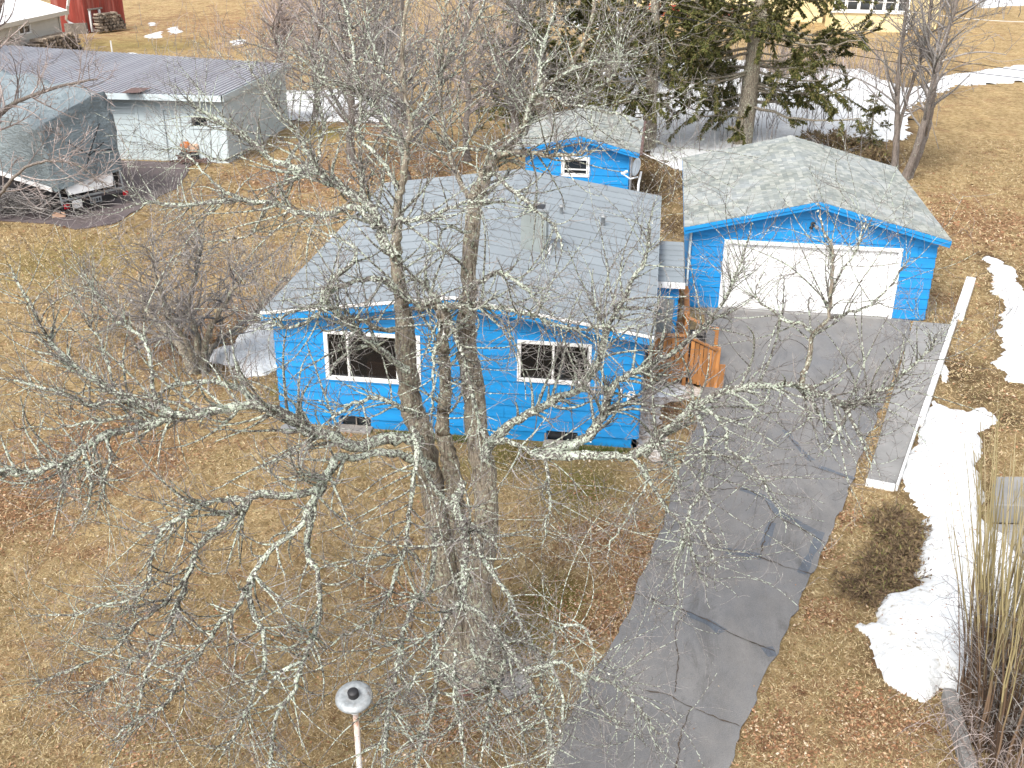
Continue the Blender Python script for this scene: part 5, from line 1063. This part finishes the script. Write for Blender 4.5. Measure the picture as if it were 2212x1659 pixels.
bare_tree(tuple(G(-60, 470)), [vstem((-60, 470), -1, [((-80, 380), -.5), ((-40, 300), -.2), ((20, 230), 0), ((120, 190), .3), ((210, 170), .5)], .14, .03), vstem((-50, 480), -1, [((-40, 350), -.4), ((-20, 200), 0), ((-10, 60), 0), ((20, -60), 0)], .14, .05), vstem((-40, 480), -1, [((0, 420), -1.2), ((60, 360), -1.4), ((150, 350), -1.6), ((230, 400), -1.6)], .07, .02)],
          'leafless mauve-twigged tree at the left edge in front of the covered trailer', twig='twigpink', n1=80, n2=480, n3=1100, L1=(1., 2.6), up=.2, rr=.007, curl=.7)
BT = [((880, 395), [(872, 340), (880, 262), (873, 200), (867, 100), (870, -60)], 'twig', 'dark leafless tree behind the blue house, nearest its ridge'),
      ((760, 350), [(757, 300), (760, 230), (750, 140), (745, 20), (740, -80)], 'twig', 'leafless tree on the tan lawn left of the ridge of the blue house'),
      ((1010, 345), [(1006, 280), (1012, 200), (1000, 110), (1020, 0), (1030, -90)], 'twigpink', 'mauve leafless tree rising behind the blue house peak'),
      ((680, 255), [(685, 200), (676, 140), (690, 60), (700, -40)], 'twigpink', 'leafless tree beside the snow patch right of the grey workshop'),
      ((1110, 330), [(1112, 260), (1104, 180), (1110, 90), (1120, -20)], 'twig', 'leafless tree close to the left side of the dark spruce'),
      ((815, 250), [(812, 200), (820, 120), (812, 40), (820, -40)], 'twig', 'far leafless tree left of the twin dark trunks'),
      ((600, 150), [(604, 110), (598, 60), (606, 0)], 'twigpink', 'thin far leafless tree above the end of the grey workshop')]
for b_, tp, tw, lb in BT:
    d = G(*b_)[1]; bare_tree(tuple(G(*b_)), [vstem(b_, 0, [(q, rnd.uniform(-.3, .3)) for q in tp], .0045*d if tw == 'twig' else .0032*d, .0013*d)], lb, twig=tw, n1=55, n2=280, n3=520, L1=(1.5, 4.8), L2=(.7, 2.3), L3=(.3, 1.0), up=.16, rr=.00012*d, curl=.9, spread=1.3, group='leafless trees behind the blue house')
# thickets of thin stems: nobody could count them
def thicket(spots, n, h0, h1, r, mat, name='brush', y_spread=1.0):
    P = np.zeros((n, 6, 3)); c = np.array([G(*s)[:2] for s in spots]); i = rg.integers(0, len(c), n)
    xy = c[i]+rg.normal(size=(n, 2))*y_spread; h = h0+(h1-h0)*rg.random(n); ln = rg.normal(size=(n, 2))*.22
    for k in range(6): f = k/5; P[:, k, 0] = xy[:, 0]+ln[:, 0]*h*f**1.3; P[:, k, 1] = xy[:, 1]+ln[:, 1]*h*f**1.3; P[:, k, 2] = h*f-.05
    P[:, 1:] += rg.normal(size=(n, 5, 3))*.05*h[:, None, None]*.5; R = np.repeat((r*np.linspace(1, .35, 6))[None], n, 0)
    B, b = grow(P, R, n*3, .3*h1*.4, .7*h1*.5, 5, spread=.6, curl=.4, up=.4, rf=.6, rmin=r*.4)
    return tag(link(name, np_mesh(name, *join_quads([tubes(P, R, 3), tubes(B, b, 3)])), mat, None, True), kind='stuff')
thicket([(1430, 300), (1460, 240), (1520, 260), (1540, 310), (1650, 280), (1700, 250), (1750, 230), (1760, 290), (1800, 260), (1660, 320)], 190, 1.6, 4.2, .018, 'twig', y_spread=2.4)
thicket([(1700, 175), (1740, 165), (1790, 160), (1850, 165), (1660, 160)], 260, 1., 2.4, .022, 'twigpink', y_spread=2.4)
thicket([(740, 190), (820, 180), (900, 170), (990, 165), (1080, 150), (700, 130), (850, 100), (1000, 90), (1100, 60), (640, 100)], 420, 1.2, 3.6, .02, 'twigpink', y_spread=4.5)
thicket([(640, 90), (540, 120), (460, 100), (560, 60)], 110, .6, 1.8, .02, 'twig', y_spread=4)
thicket([(2020, 20), (1990, 10), (2060, 30), (2090, 0)], 120, 2, 4.5, .04, 'twig', y_spread=2.2)
thicket([(600, 620), (560, 650), (530, 690), (580, 560), (300, 770), (380, 820), (480, 780), (350, 700)], 300, .4, 1.2, .006, 'twig', y_spread=.8)
bp_ = np.zeros((330, 7, 3)); c = G(40, 455)
for i in range(330):
    a = rg.random()*6.28; L = .6+1.5*rg.random(); o = np.array([c[0]+rg.normal()*1.3, c[1]+rg.normal()*.45-.2, .1+.75*rg.random()**1.5]); d = np.array([math.cos(a), math.sin(a)*.45, rg.normal()*.25])
    cur = rg.normal(size=3)*.5
    for k in range(7): bp_[i, k] = o+d*L*(k/6-.5)+cur*(k/6-.5)**2*L
bp_[:, :, 2] = np.maximum(bp_[:, :, 2], .03)
br = tag(link('brush_pile', np_mesh('brush_pile', *tubes(bp_, np.repeat(np.linspace(.018, .007, 7)[None], 330, 0), 4)), 'twig', None, True), 'tangled pile of cut branches beside the covered trailer', 'brush pile')

# ================================================================== SPRUCES
def spruce(base, H, R0, label, nb=70, dens=150, tr=.22, crown0=.08, seed=1, lean=0, thin=1., size=.16, group=None, name='spruce_tree', droop=.25):
    t = thing(name, base, label, 'tree', group); x, y = base[0], base[1]
    p = smooth_path(np.array([(x, y, -.1), (x+lean*.3, y, H*.35), (x+lean*.7, y+.1, H*.7), (x+lean, y, H)]), 30); r = np.linspace(tr, .02, 30)
    link('trunk', np_mesh('trunk', *knobbly(p, r, 10, .10)), 'bark', t, True)
    n = nb; hf = crown0+(1-crown0)*np.sort(rg.random(n)); A = np.zeros((n, 9, 3)); az = rg.random(n)*6.28; L = R0*(1-hf*.93)*(.55+.6*rg.random(n))*np.where(hf < .25, .8, 1)
    z0 = hf*H; c0 = np.array([np.interp(z0, p[:, 2], p[:, k]) for k in (0, 1)]).T
    for k in range(9):
        f = k/8; A[:, k, 0] = c0[:, 0]+np.cos(az)*L*f; A[:, k, 1] = c0[:, 1]+np.sin(az)*L*f; A[:, k, 2] = z0-L*droop*math.sin(f*2.4)+L*f*.12
    A[:, 1:] += rg.normal(size=(n, 8, 3))*.04; a = np.repeat(np.linspace(1, .3, 9)[None], n, 0)*(L*.014)[:, None]
    B, b = grow(A, a, n*9, .25*R0*.35, .8*R0*.42, 6, spread=.75, curl=.25, jit=.12, up=-.10, tmin=.2, rf=.5, rmin=.006)
    tag(link('branches', np_mesh('branches', *join_quads([tubes(A, a, 4), tubes(B, b, 3)])), 'bark', t, True), kind='stuff')
    # needle sprays: small fronds along the outer twigs
    m = int(n*dens*2.6); keep = rg.random(n*9) < thin; B = B[keep]; i = rg.integers(0, len(B), m); f = (rg.random(m)**.7)*4.99; k = f.astype(int); fr = (f-k)[:, None]
    o = B[i, k]*(1-fr)+B[i, k+1]*fr; tn = norm(B[i, k+1]-B[i, k]); rv = norm(rg.normal(size=(m, 3))*[1, 1, .35]); d = norm(tn*.8+rv*.9); d[:, 2] -= .15
    s = norm(np.cross(d, rg.normal(size=(m, 3))+[0, 0, 1.5])); ln = size*.6*(.4+rg.random((m, 1))); wd = ln*.15
    V = np.stack([o, o+d*ln*.5+s*wd, o+d*ln, o+d*ln*.5-s*wd], 1).reshape(-1, 3)
    tag(link('needles', np_mesh('needles', V, np.arange(4*m).reshape(-1, 4)), 'spruce', t), kind='stuff'); return t
g = G(1602, 318); spruce((g[0], g[1], 0), 14.5, 7.2, 'tall open spruce with a thick bare lower trunk between shed and garage', nb=130, dens=520, tr=.46, crown0=.10, lean=.5, thin=.5, size=.24, droop=.12, group='spruces behind the sheds')
g = G(1402, 322); spruce((g[0], g[1], 0), 12.5, 5.2, 'narrower olive spruce just right of the garden shed roof', nb=110, dens=480, tr=.34, crown0=.08, lean=-.3, thin=.5, size=.24, droop=.15, group='spruces behind the sheds')
spruce((-5.9, 54, 0), 11, 4.6, 'dense dark spruce directly behind the small blue shed', nb=95, dens=420, tr=.3, crown0=.02, thin=.8, size=.26, group='spruces behind the sheds')
spruce((-3.0, 64, 0), 10, 4.4, 'far dark spruce above the garden shed, behind the others', nb=80, dens=330, tr=.3, crown0=.03, thin=.8, size=.32, group='spruces behind the sheds')
spruce((1.8, 68, 0), 9, 4.2, 'far spruce in front of the red foundation of the yellow house', nb=70, dens=300, tr=.25, crown0=.05, thin=.7, size=.32, group='spruces behind the sheds')
g = G(1876, 322); spruce((g[0], g[1], 0), 2.6, 1.5, 'little young spruce standing in the snow behind the garage', nb=40, dens=110, tr=.05, crown0=.05, thin=.5, size=.14, name='young_spruce')
def bush(center, rx, ry, h, n, mat, label, size=.14, stems=60, name='evergreen_shrub', cat='shrub'):
    t = thing(name, (*center, 0), label, cat); stems *= 2; A = np.zeros((stems, 7, 3)); az = rg.random(stems)*6.28; q = np.sqrt(rg.random(stems))*.8; pa = rg.random(stems)*6.28
    ox, oy = center[0]+np.cos(pa)*q*rx, center[1]+np.sin(pa)*q*ry; L = (.25+.45*rg.random(stems))*max(rx, .45); az = np.where(rg.random(stems) < .7, pa+rg.normal(size=stems)*.7, az)
    for k in range(7): f = k/6; A[:, k, 0] = ox+np.cos(az)*L*f; A[:, k, 1] = oy+np.sin(az)*L*f; A[:, k, 2] = h*(.15+.75*rg.random(stems)*0+.7*math.sin(f*2.2))*(1.05-q)+.01
    A[:, 1:] += rg.normal(size=(stems, 6, 3))*.018; a = np.repeat(np.linspace(.010, .004, 7)[None], stems, 0)
    B, b = grow(A, a, stems*6, .07, .24, 5, spread=.55, curl=.3, up=.04, rf=.6, rmin=.0025); B[:, :, 2] = np.maximum(B[:, :, 2], .012)
    tag(link('branches', np_mesh('branches', *join_quads([tubes(A, a, 4), tubes(B, b, 3)])), 'willowlo', t, True), kind='stuff')
    i = rg.integers(0, len(B), n); f = rg.random(n)*3.99; k = f.astype(int); o = B[i, k]*(1-(f-k)[:, None])+B[i, k+1]*(f-k)[:, None]; tn = norm(B[i, k+1]-B[i, k])
    d = norm(tn+rg.normal(size=(n, 3))*[.45, .45, .25]+[0, 0, .06]); s = norm(np.cross(d, rg.normal(size=(n, 3)))); ln = size*.7*(.4+rg.random((n, 1))); wd = ln*.11
    V = np.stack([o, o+d*ln*.5+s*wd, o+d*ln, o+d*ln*.5-s*wd], 1).reshape(-1, 3); V[:, 2] = np.maximum(V[:, 2], .01)
    tag(link('foliage', np_mesh('foliage', V, np.arange(4*n).reshape(-1, 4)), mat, t), kind='stuff'); return t
c = G(1945, 1150)[:2]; bush(tuple(c), .46, 1.0, .10, 3600, 'juniper', 'low brown-green juniper at the end of the concrete walk by the snow', .13, 60)
c = G(1935, 1230)[:2]; bush(tuple(c), .62, .6, .075, 3000, 'juniper', 'flat dark brown juniper beside the snow bank, middle one of the row', .12, 50)
c = G(1870, 1275)[:2]; bush(tuple(c), .45, .45, .06, 2000, 'juniper', 'small dead-looking juniper nearest the driveway', .11, 40)
for px, py, rx_, h_, lb in ((1835, 322, 1.0, .7, 'brown evergreen shrub in the snow at the back corner of the garage roof'), (1780, 320, 1.3, .9, 'dark spreading shrub showing above the garage roof'), (1890, 350, .8, .6, 'low shrub beside the bare trunks behind the garage')):
    c = G(px, py)[:2]; bush(tuple(c), rx_, rx_*.8, h_, 3500, 'juniper', lb, .22, 40)
c = G(1120, 330)[:2]
for px, py, lb in ((1250, 960, 'green tuft'), (1010, 958, 'g'), (850, 935, 'g'), (930, 952, 'g'), (1170, 962, 'g')): pass

# willow clump at the lower right
wl = thing('willow_clump', (5.35, 12.6, 0), 'tall clump of straight willow stems, brown below and straw-coloured above, at the right edge', 'willow')
ns = 210; A = np.zeros((ns, 10, 3)); c = np.array([5.45, 12.75]); off = rg.normal(size=(ns, 2))*[.6, .4]; off[:, 0] = np.clip(off[:, 0], -.7, 1.6); h = 2.6+2.2*rg.random(ns)
ln = off*[.35, .12]+rg.normal(size=(ns, 2))*.10
for k in range(10): f = k/9; A[:, k, 0] = c[0]+off[:, 0]*.55+ln[:, 0]*h*.5*f**1.5; A[:, k, 1] = c[1]+off[:, 1]+ln[:, 1]*h*f**1.4; A[:, k, 2] = h*f-.05
A[:, 1:] += np.cumsum(rg.normal(size=(ns, 9, 3))*.012, axis=1); a = np.repeat(np.linspace(.017, .004, 10)[None], ns, 0)*(.6+.9*rg.random((ns, 1)))
lo = A[:, :6]; hi = A[:, 4:]
tag(link('stems', np_mesh('stems', *tubes(lo, a[:, :6], 6)), 'willowlo', wl, True), kind='stuff'); 
B, b = grow(hi, a[:, 4:], 330, .3, 1.0, 6, spread=.35, curl=.25, up=.5, rf=.6, rmin=.003)
tag(link('shoots', np_mesh('shoots', *join_quads([tubes(hi, a[:, 4:]*.98, 5), tubes(B, b, 3)])), 'willowhi', wl, True), kind='stuff')
B, b = grow(lo, a[:, :6], 620, .25, 1.2, 7, spread=.9, curl=.9, up=.1, rf=.4, rmin=.003, maxr=.008); B2, b2 = grow(B, b, 1900, .1, .4, 5, spread=.9, curl=.7, up=.1, rf=.7, rmin=.0026)
tag(link('side_twigs', np_mesh('side_twigs', *join_quads([tubes(B, b, 4), tubes(B2, b2, 3)])), 'twig', wl, True), kind='stuff')
# loose bramble at the lower right corner
P = np.zeros((90, 8, 3))
for i in range(90):
    o = np.array([4.6+1.1*rg.random(), 11.3+1.6*rg.random(), .0]); a_ = rg.normal()*.9+2.4; L = .5+1.1*rg.random()
    for k in range(8): f = k/7; P[i, k] = o+np.array([math.cos(a_)*L*f*.7, -abs(math.sin(a_))*L*f*.5, L*.55*math.sin(f*2.4)])
B, b = grow(P, np.repeat(np.linspace(.007, .003, 8)[None], 90, 0), 300, .1, .5, 6, spread=.8, curl=.9, up=.1, rf=.7, rmin=.0026)
tag(link('bramble', np_mesh('bramble', *join_quads([tubes(P, np.repeat(np.linspace(.007, .003, 8)[None], 90, 0), 4), tubes(B, b, 3)])), 'twigpink', None, True), 'pale arching brambles at the foot of the willow stems', 'bramble')

# ================================================================== SMALL THINGS
lp = thing('yard_lamp', (-3.1, 9.5, 0), 'round white yard lamp on a rusty white pole near the lower left', 'lamp post')
L0 = YP(764, 1503, 9.5); zl = L0[2]; LT = Matrix.Rotation(math.radians(16), 4, 'X') @ Matrix.Scale(1.05, 4)
MB().tube([(L0[0]+.02, 9.5, 0), (L0[0]+.01, 9.5, zl-.16)], .034, 14).build('pole', 'poleW', lp, True)
MB().lathe([(.05, -.22), (.052, -.05), (.045, 0)], 14, Matrix.Translation((L0[0], 9.5, zl-.03))).build('collar', 'white', lp, True)
MB().lathe([(.0, .02), (.10, .0), (.13, .015), (.20, -.01), (.212, -.03), (.205, -.045), (.06, -.02), (0, -.02)], 32, Matrix.Translation((L0[0], 9.5, zl)) @ LT).build('reflector_disc', 'steel', lp, True)
MB().lathe([(.0, -.17), (.075, -.16), (.145, -.03), (.15, -.021), (0, -.021)], 24, Matrix.Translation((L0[0], 9.5, zl)) @ LT @ Matrix.Translation((0, 0, -.03))).build('lamp_bowl', 'lampshell', lp, True)
MB().lathe([(.062, .01), (.062, .075), (.05, .09), (0, .09)], 18, Matrix.Translation((L0[0], 9.5, zl)) @ LT).build('sensor_cap', 'black', lp, True)
pv = MB().box(-.24, .24, -.24, .24, 0, .06).xf(Matrix.Translation((*G(1108, 1480)[:2], 0.0)) @ Matrix.Rotation(.75, 4, 'Z') @ Matrix.Rotation(.05, 4, 'X')).build('paving_slab', 'concrete', None, bevel=.01); tag(pv, 'square grey paving slab lying on the lawn at the foot of the big tree', 'paving slab')
def rock(px, py, s, mat, label, name='rock', cat='rock'):
    import bmesh
    bm = bmesh.new(); bmesh.ops.create_icosphere(bm, subdivisions=2, radius=1); ph = rg.random(3)*6
    for v in bm.verts:
        k = 1+.25*math.sin(v.co.x*3+ph[0])+.2*math.sin(v.co.y*4+ph[1])+.15*math.sin(v.co.z*5+ph[2]); v.co = Vector((v.co.x*k*s, v.co.y*k*s*.8, v.co.z*k*s*.55))
    me = bpy.data.meshes.new(name); bm.to_mesh(me); bm.free(); c = G(px, py); me.transform(Matrix.Translation((c[0], c[1], s*.3))); o = link(name, me, mat, None, True); return tag(o, label, cat, 'rocks and bricks round the foot of the big tree')
for px, py, s, mt, lb in ((1098, 1432, .10, 'concrete', 'pale rounded stone right of the big trunk'), (1060, 1425, .09, 'brick', 'reddish stone close against the big trunk'), (1082, 1448, .08, 'brick', 'small reddish stone above the paving slab'), (1050, 1455, .12, 'stone', 'grey stone partly under the tangled twigs by the trunk'), (1028, 1470, .10, 'brick', 'dark red stone in front of the right trunk'), (1070, 1405, .08, 'stone', 'brown stone farthest up behind the right trunk')):
    rock(px, py, s, mt, lb)
for i, (px, py) in enumerate(((1000, 1500), (1022, 1492), (1095, 1460))):
    c = G(px, py); b = MB().box(-.11, .11, -.05, .05, 0, .07).xf(Matrix.Translation((c[0], c[1], 0)) @ Matrix.Rotation(i*1.1+.3, 4, 'Z')).build('brick', 'brick', None, bevel=.006)
    tag(b, ('old red brick lying left of the tree base', 'old red brick lying in front of the tree base', 'old red brick touching the paving slab')[i], 'brick')
c = G(640, 915); o = MB().lathe([(0, 0), (.2, 0), (.2, .06), (.17, .08), (0, .08)], 20, Matrix.Translation((c[0]-.05, c[1]-.3, 0))).build('ground_cover_lid', 'concrete', None, True); tag(o, 'round grey lid in the grass by the left corner of the blue house', 'lid')
st = thing('concrete_steps', (7.2, 18.3, 0), 'grey concrete block steps at the right edge beyond the snow', 'steps')
q = [G(2140, 1068), G(2250, 1068), G(2262, 1135), G(2138, 1130)]
MB().prism([(p[0], p[1], 0) for p in q], (0, 0, .42)).build('upper_block', 'concrete', st, bevel=.02); q = [G(2142, 1140), G(2262, 1143), G(2270, 1215), G(2190, 1195)]
MB().prism([(p[0], p[1], -.02) for p in q], (0, 0, .12)).build('lower_block', 'concrete', st, bevel=.02)
rw = thing('garden_kerb', (4.9, 12.5, 0), 'weathered concrete kerb emerging from the tip of the snow bank', 'kerb')
k0, k1 = G(2046, 1505)[:2], G(2100, 1700)[:2]
for i in range(4): a, b = k0+(k1-k0)*(i/4+.004), k0+(k1-k0)*((i+1)/4-.004); MB().bar((*a, .06), (*b, .06), .17, .24).build('kerb_stone', 'concrete', rw, bevel=.012)
mb = MB().box(-.2, .2, -.15, .15, 0, .12).xf(Matrix.Translation((*G(1452, 852)[:2], .06)) @ Matrix.Rotation(.3, 4, 'Z'))
# utility wires over the top right
for i, (a, b, ya, yb, lb) in enumerate((((1350, 18), (2260, 160), 40, 58, 'upper dark overhead wire crossing in front of the yellow house lawn'), ((1960, 25), (2300, 50), 60, 66, 'white overhead cable by the corner of the yellow house'), ((1700, 95), (2260, 175), 50, 56, 'lower dark overhead wire crossing the snow strip'))):
    p = np.array([YP(*a, ya), YP((a[0]+b[0])/2, (a[1]+b[1])/2+6, (ya+yb)/2), YP(*b, yb)]); p = smooth_path(p, 16)
    tag(MB().tube([tuple(v) for v in p], .016, 5).build('overhead_wire', 'white' if i == 1 else 'black'), lb, 'wire')
sp = MB().tube([tuple(G(243, 118)), tuple(G(243, 118)+[0, 0, .9])], .05, 8).build('marker_post', 'white'); tag(sp, 'short white post behind the ribbed roof of the grey workshop', 'post')

# ================================================================== GRASS, LEAVES
NOGO = [DRIVE, WALK, PAD, HOUSE, GAR, [(-4.7, 37.9), (-.9, 37.9), (-.9, 43.1), (-4.7, 43.1)], [(-34, 42.6), (-18, 43.3), (-17.9, 51.2), (-34, 53)], [(.1, 23.9), (1.85, 23.9), (1.85, 29.3), (.1, 29.3)]]
def scatter(n, ylo=300, yhi=1720, bias=1.0, snow=True):
    px = rg.random(n)*2330-60; py = ylo+(yhi-ylo)*rg.random(n)**bias
    d = RT[None]*(px-CX)[:, None]+DN[None]*(py-CY)[:, None]+FW[None]*FPX; t = -EYE[2]/d[:, 2]; x, y = d[:, 0]*t, d[:, 1]*t
    ok = np.ones(n, bool)
    for p in NOGO: ok &= ~pip(x, y, p)
    if snow:
        for k in ('big', 'side', 'house', 'back', 'rear'): ok &= ~pip(x, y, SNOW[k])
    x, y = x[ok], y[ok]; return x, y, zg(x, y)
def quads(x, y, z, L, Wd, lean, flatness):
    n = len(x); az = rg.random(n)*6.28; d = np.stack([np.cos(az)*lean, np.sin(az)*lean, np.ones(n)*flatness], 1); d = norm(d+rg.normal(size=(n, 3))*.15); d[:, 2] = np.abs(d[:, 2])
    s = norm(np.cross(d, rg.normal(size=(n, 3))+[0, 0, .2])); o = np.stack([x, y, z+.002], 1); return o, d, s
def blades(n, mat, name, L0, L1, w, **k):
    x, y, z = scatter(n, **k); o, d, s = quads(x, y, z, 0, 0, 1.0, .55); n = len(x); sc = np.clip(y/16, .8, 2.2)[:, None]
    L = (L0+(L1-L0)*rg.random((n, 1)))*sc**.5; wd = w*sc*(.6+.8*rg.random((n, 1)))
    V = np.stack([o-s*wd, o+s*wd, o+d*L], 1).reshape(-1, 3); return tag(link(name, np_mesh(name, V, np.arange(3*n).reshape(-1, 3)), mat), kind='stuff')
blades(330000, 'blade', 'dry_grass', .04, .10, .006)
def leaves(n, name, thr, soft, **k):
    x, y, z = scatter(n, **k); m = wav(x, y, .9, 21)*.32+wav(x, y, 3.1, 30)*.2
    lf = np.zeros(len(x))
    for px, py, r, a in LEAFY: c = G(px, py); lf = np.maximum(lf, a*np.exp(-(((x-c[0])/r)**2+((y-c[1])/(r*1.2))**2)))
    keep = rg.random(len(x)) < np.clip((m+lf*1.1-thr)/soft, .06, 1); x, y, z = x[keep], y[keep], z[keep]; n = len(x)
    az = rg.random(n)*6.28; tl = rg.normal(size=(n, 2))*.35; u = norm(np.stack([np.cos(az), np.sin(az), tl[:, 0]], 1)); v = norm(np.stack([-np.sin(az), np.cos(az), tl[:, 1]], 1))
    sc = np.clip(y/18, .8, 2.0)[:, None]; L = (.014+.026*rg.random((n, 1)))*sc; w_ = L*(.45+.3*rg.random((n, 1))); o = np.stack([x, y, z+.012+.02*rg.random(n)], 1)
    V = np.stack([o-u*L, o-v*w_+[0, 0, .003], o+u*L+[0, 0, .008], o+v*w_], 1).reshape(-1, 3); return tag(link(name, np_mesh(name, V, np.arange(4*n).reshape(-1, 4)), 'leaves'), kind='stuff')
leaves(170000, 'fallen_leaves', .15, .7)
# scattered litter on snow and drive
x = np.concatenate([rg.uniform(4.2, 8, 420), rg.uniform(-.5, 7, 160)]); y = np.concatenate([rg.uniform(12.5, 24, 420), rg.uniform(11, 29, 160)]); inside = np.zeros(len(x), bool)
for k, zz in (('big', .33), ('side', .14)): inside |= pip(x, y, SNOW[k])
ind = pip(x, y, DRIVE); sel = ind & (rg.random(len(x)) < .6); n = sel.sum(); az = rg.random(n)*6.28
o = np.stack([x[sel], y[sel], np.full(n, .03)], 1); u = np.stack([np.cos(az), np.sin(az), az*0], 1)*.018; v = np.stack([-np.sin(az), np.cos(az), az*0+.3], 1)*.012
tag(link('driveway_litter', np_mesh('driveway_litter', np.stack([o-u, o-v, o+u, o+v], 1).reshape(-1, 3)+[0, 0, .004], np.arange(4*n).reshape(-1, 4)), 'leaves'), kind='stuff')
# leaves and twigs lying on the near snow
for VV, F in [q for q in SNOWM[:2] if q]:
    n = 520; c = VV[F[rg.integers(0, len(F), n)]]; f = rg.random((n, 1, 1)); o = (c[:, 0:1]*(1-f)+c[:, 2:3]*f)[:, 0]+[0, 0, .008]; az = rg.random(n)*6.28; L = (.008+.022*rg.random((n, 1))**2)
    u = np.stack([np.cos(az), np.sin(az), az*0], 1)*L; v = np.stack([-np.sin(az), np.cos(az), az*0+.2], 1)*L*.5
    tag(link('snow_litter', np_mesh('snow_litter', np.stack([o-u, o-v, o+u, o+v], 1).reshape(-1, 3), np.arange(4*n).reshape(-1, 4)), 'leaves'), kind='stuff')
# green tufts along the front of the house
n = 2600; c = np.array([G(1225, 962)[:2], G(1010, 952)[:2], G(870, 940)[:2], G(940, 950)[:2], G(1320, 968)[:2]]); i = rg.integers(0, 5, n); x = c[i, 0]+rg.normal(size=n)*.28; y = 20.42+rg.normal(size=n)*.07-.05; o, d, s = quads(x, y, zg(x, y), 0, 0, .6, 1.)
L = .06+.12*rg.random((n, 1)); tag(link('green_grass', np_mesh('green_grass', np.stack([o-s*.006, o+s*.006, o+d*L], 1).reshape(-1, 3), np.arange(3*n).reshape(-1, 3)), 'green'), kind='stuff')
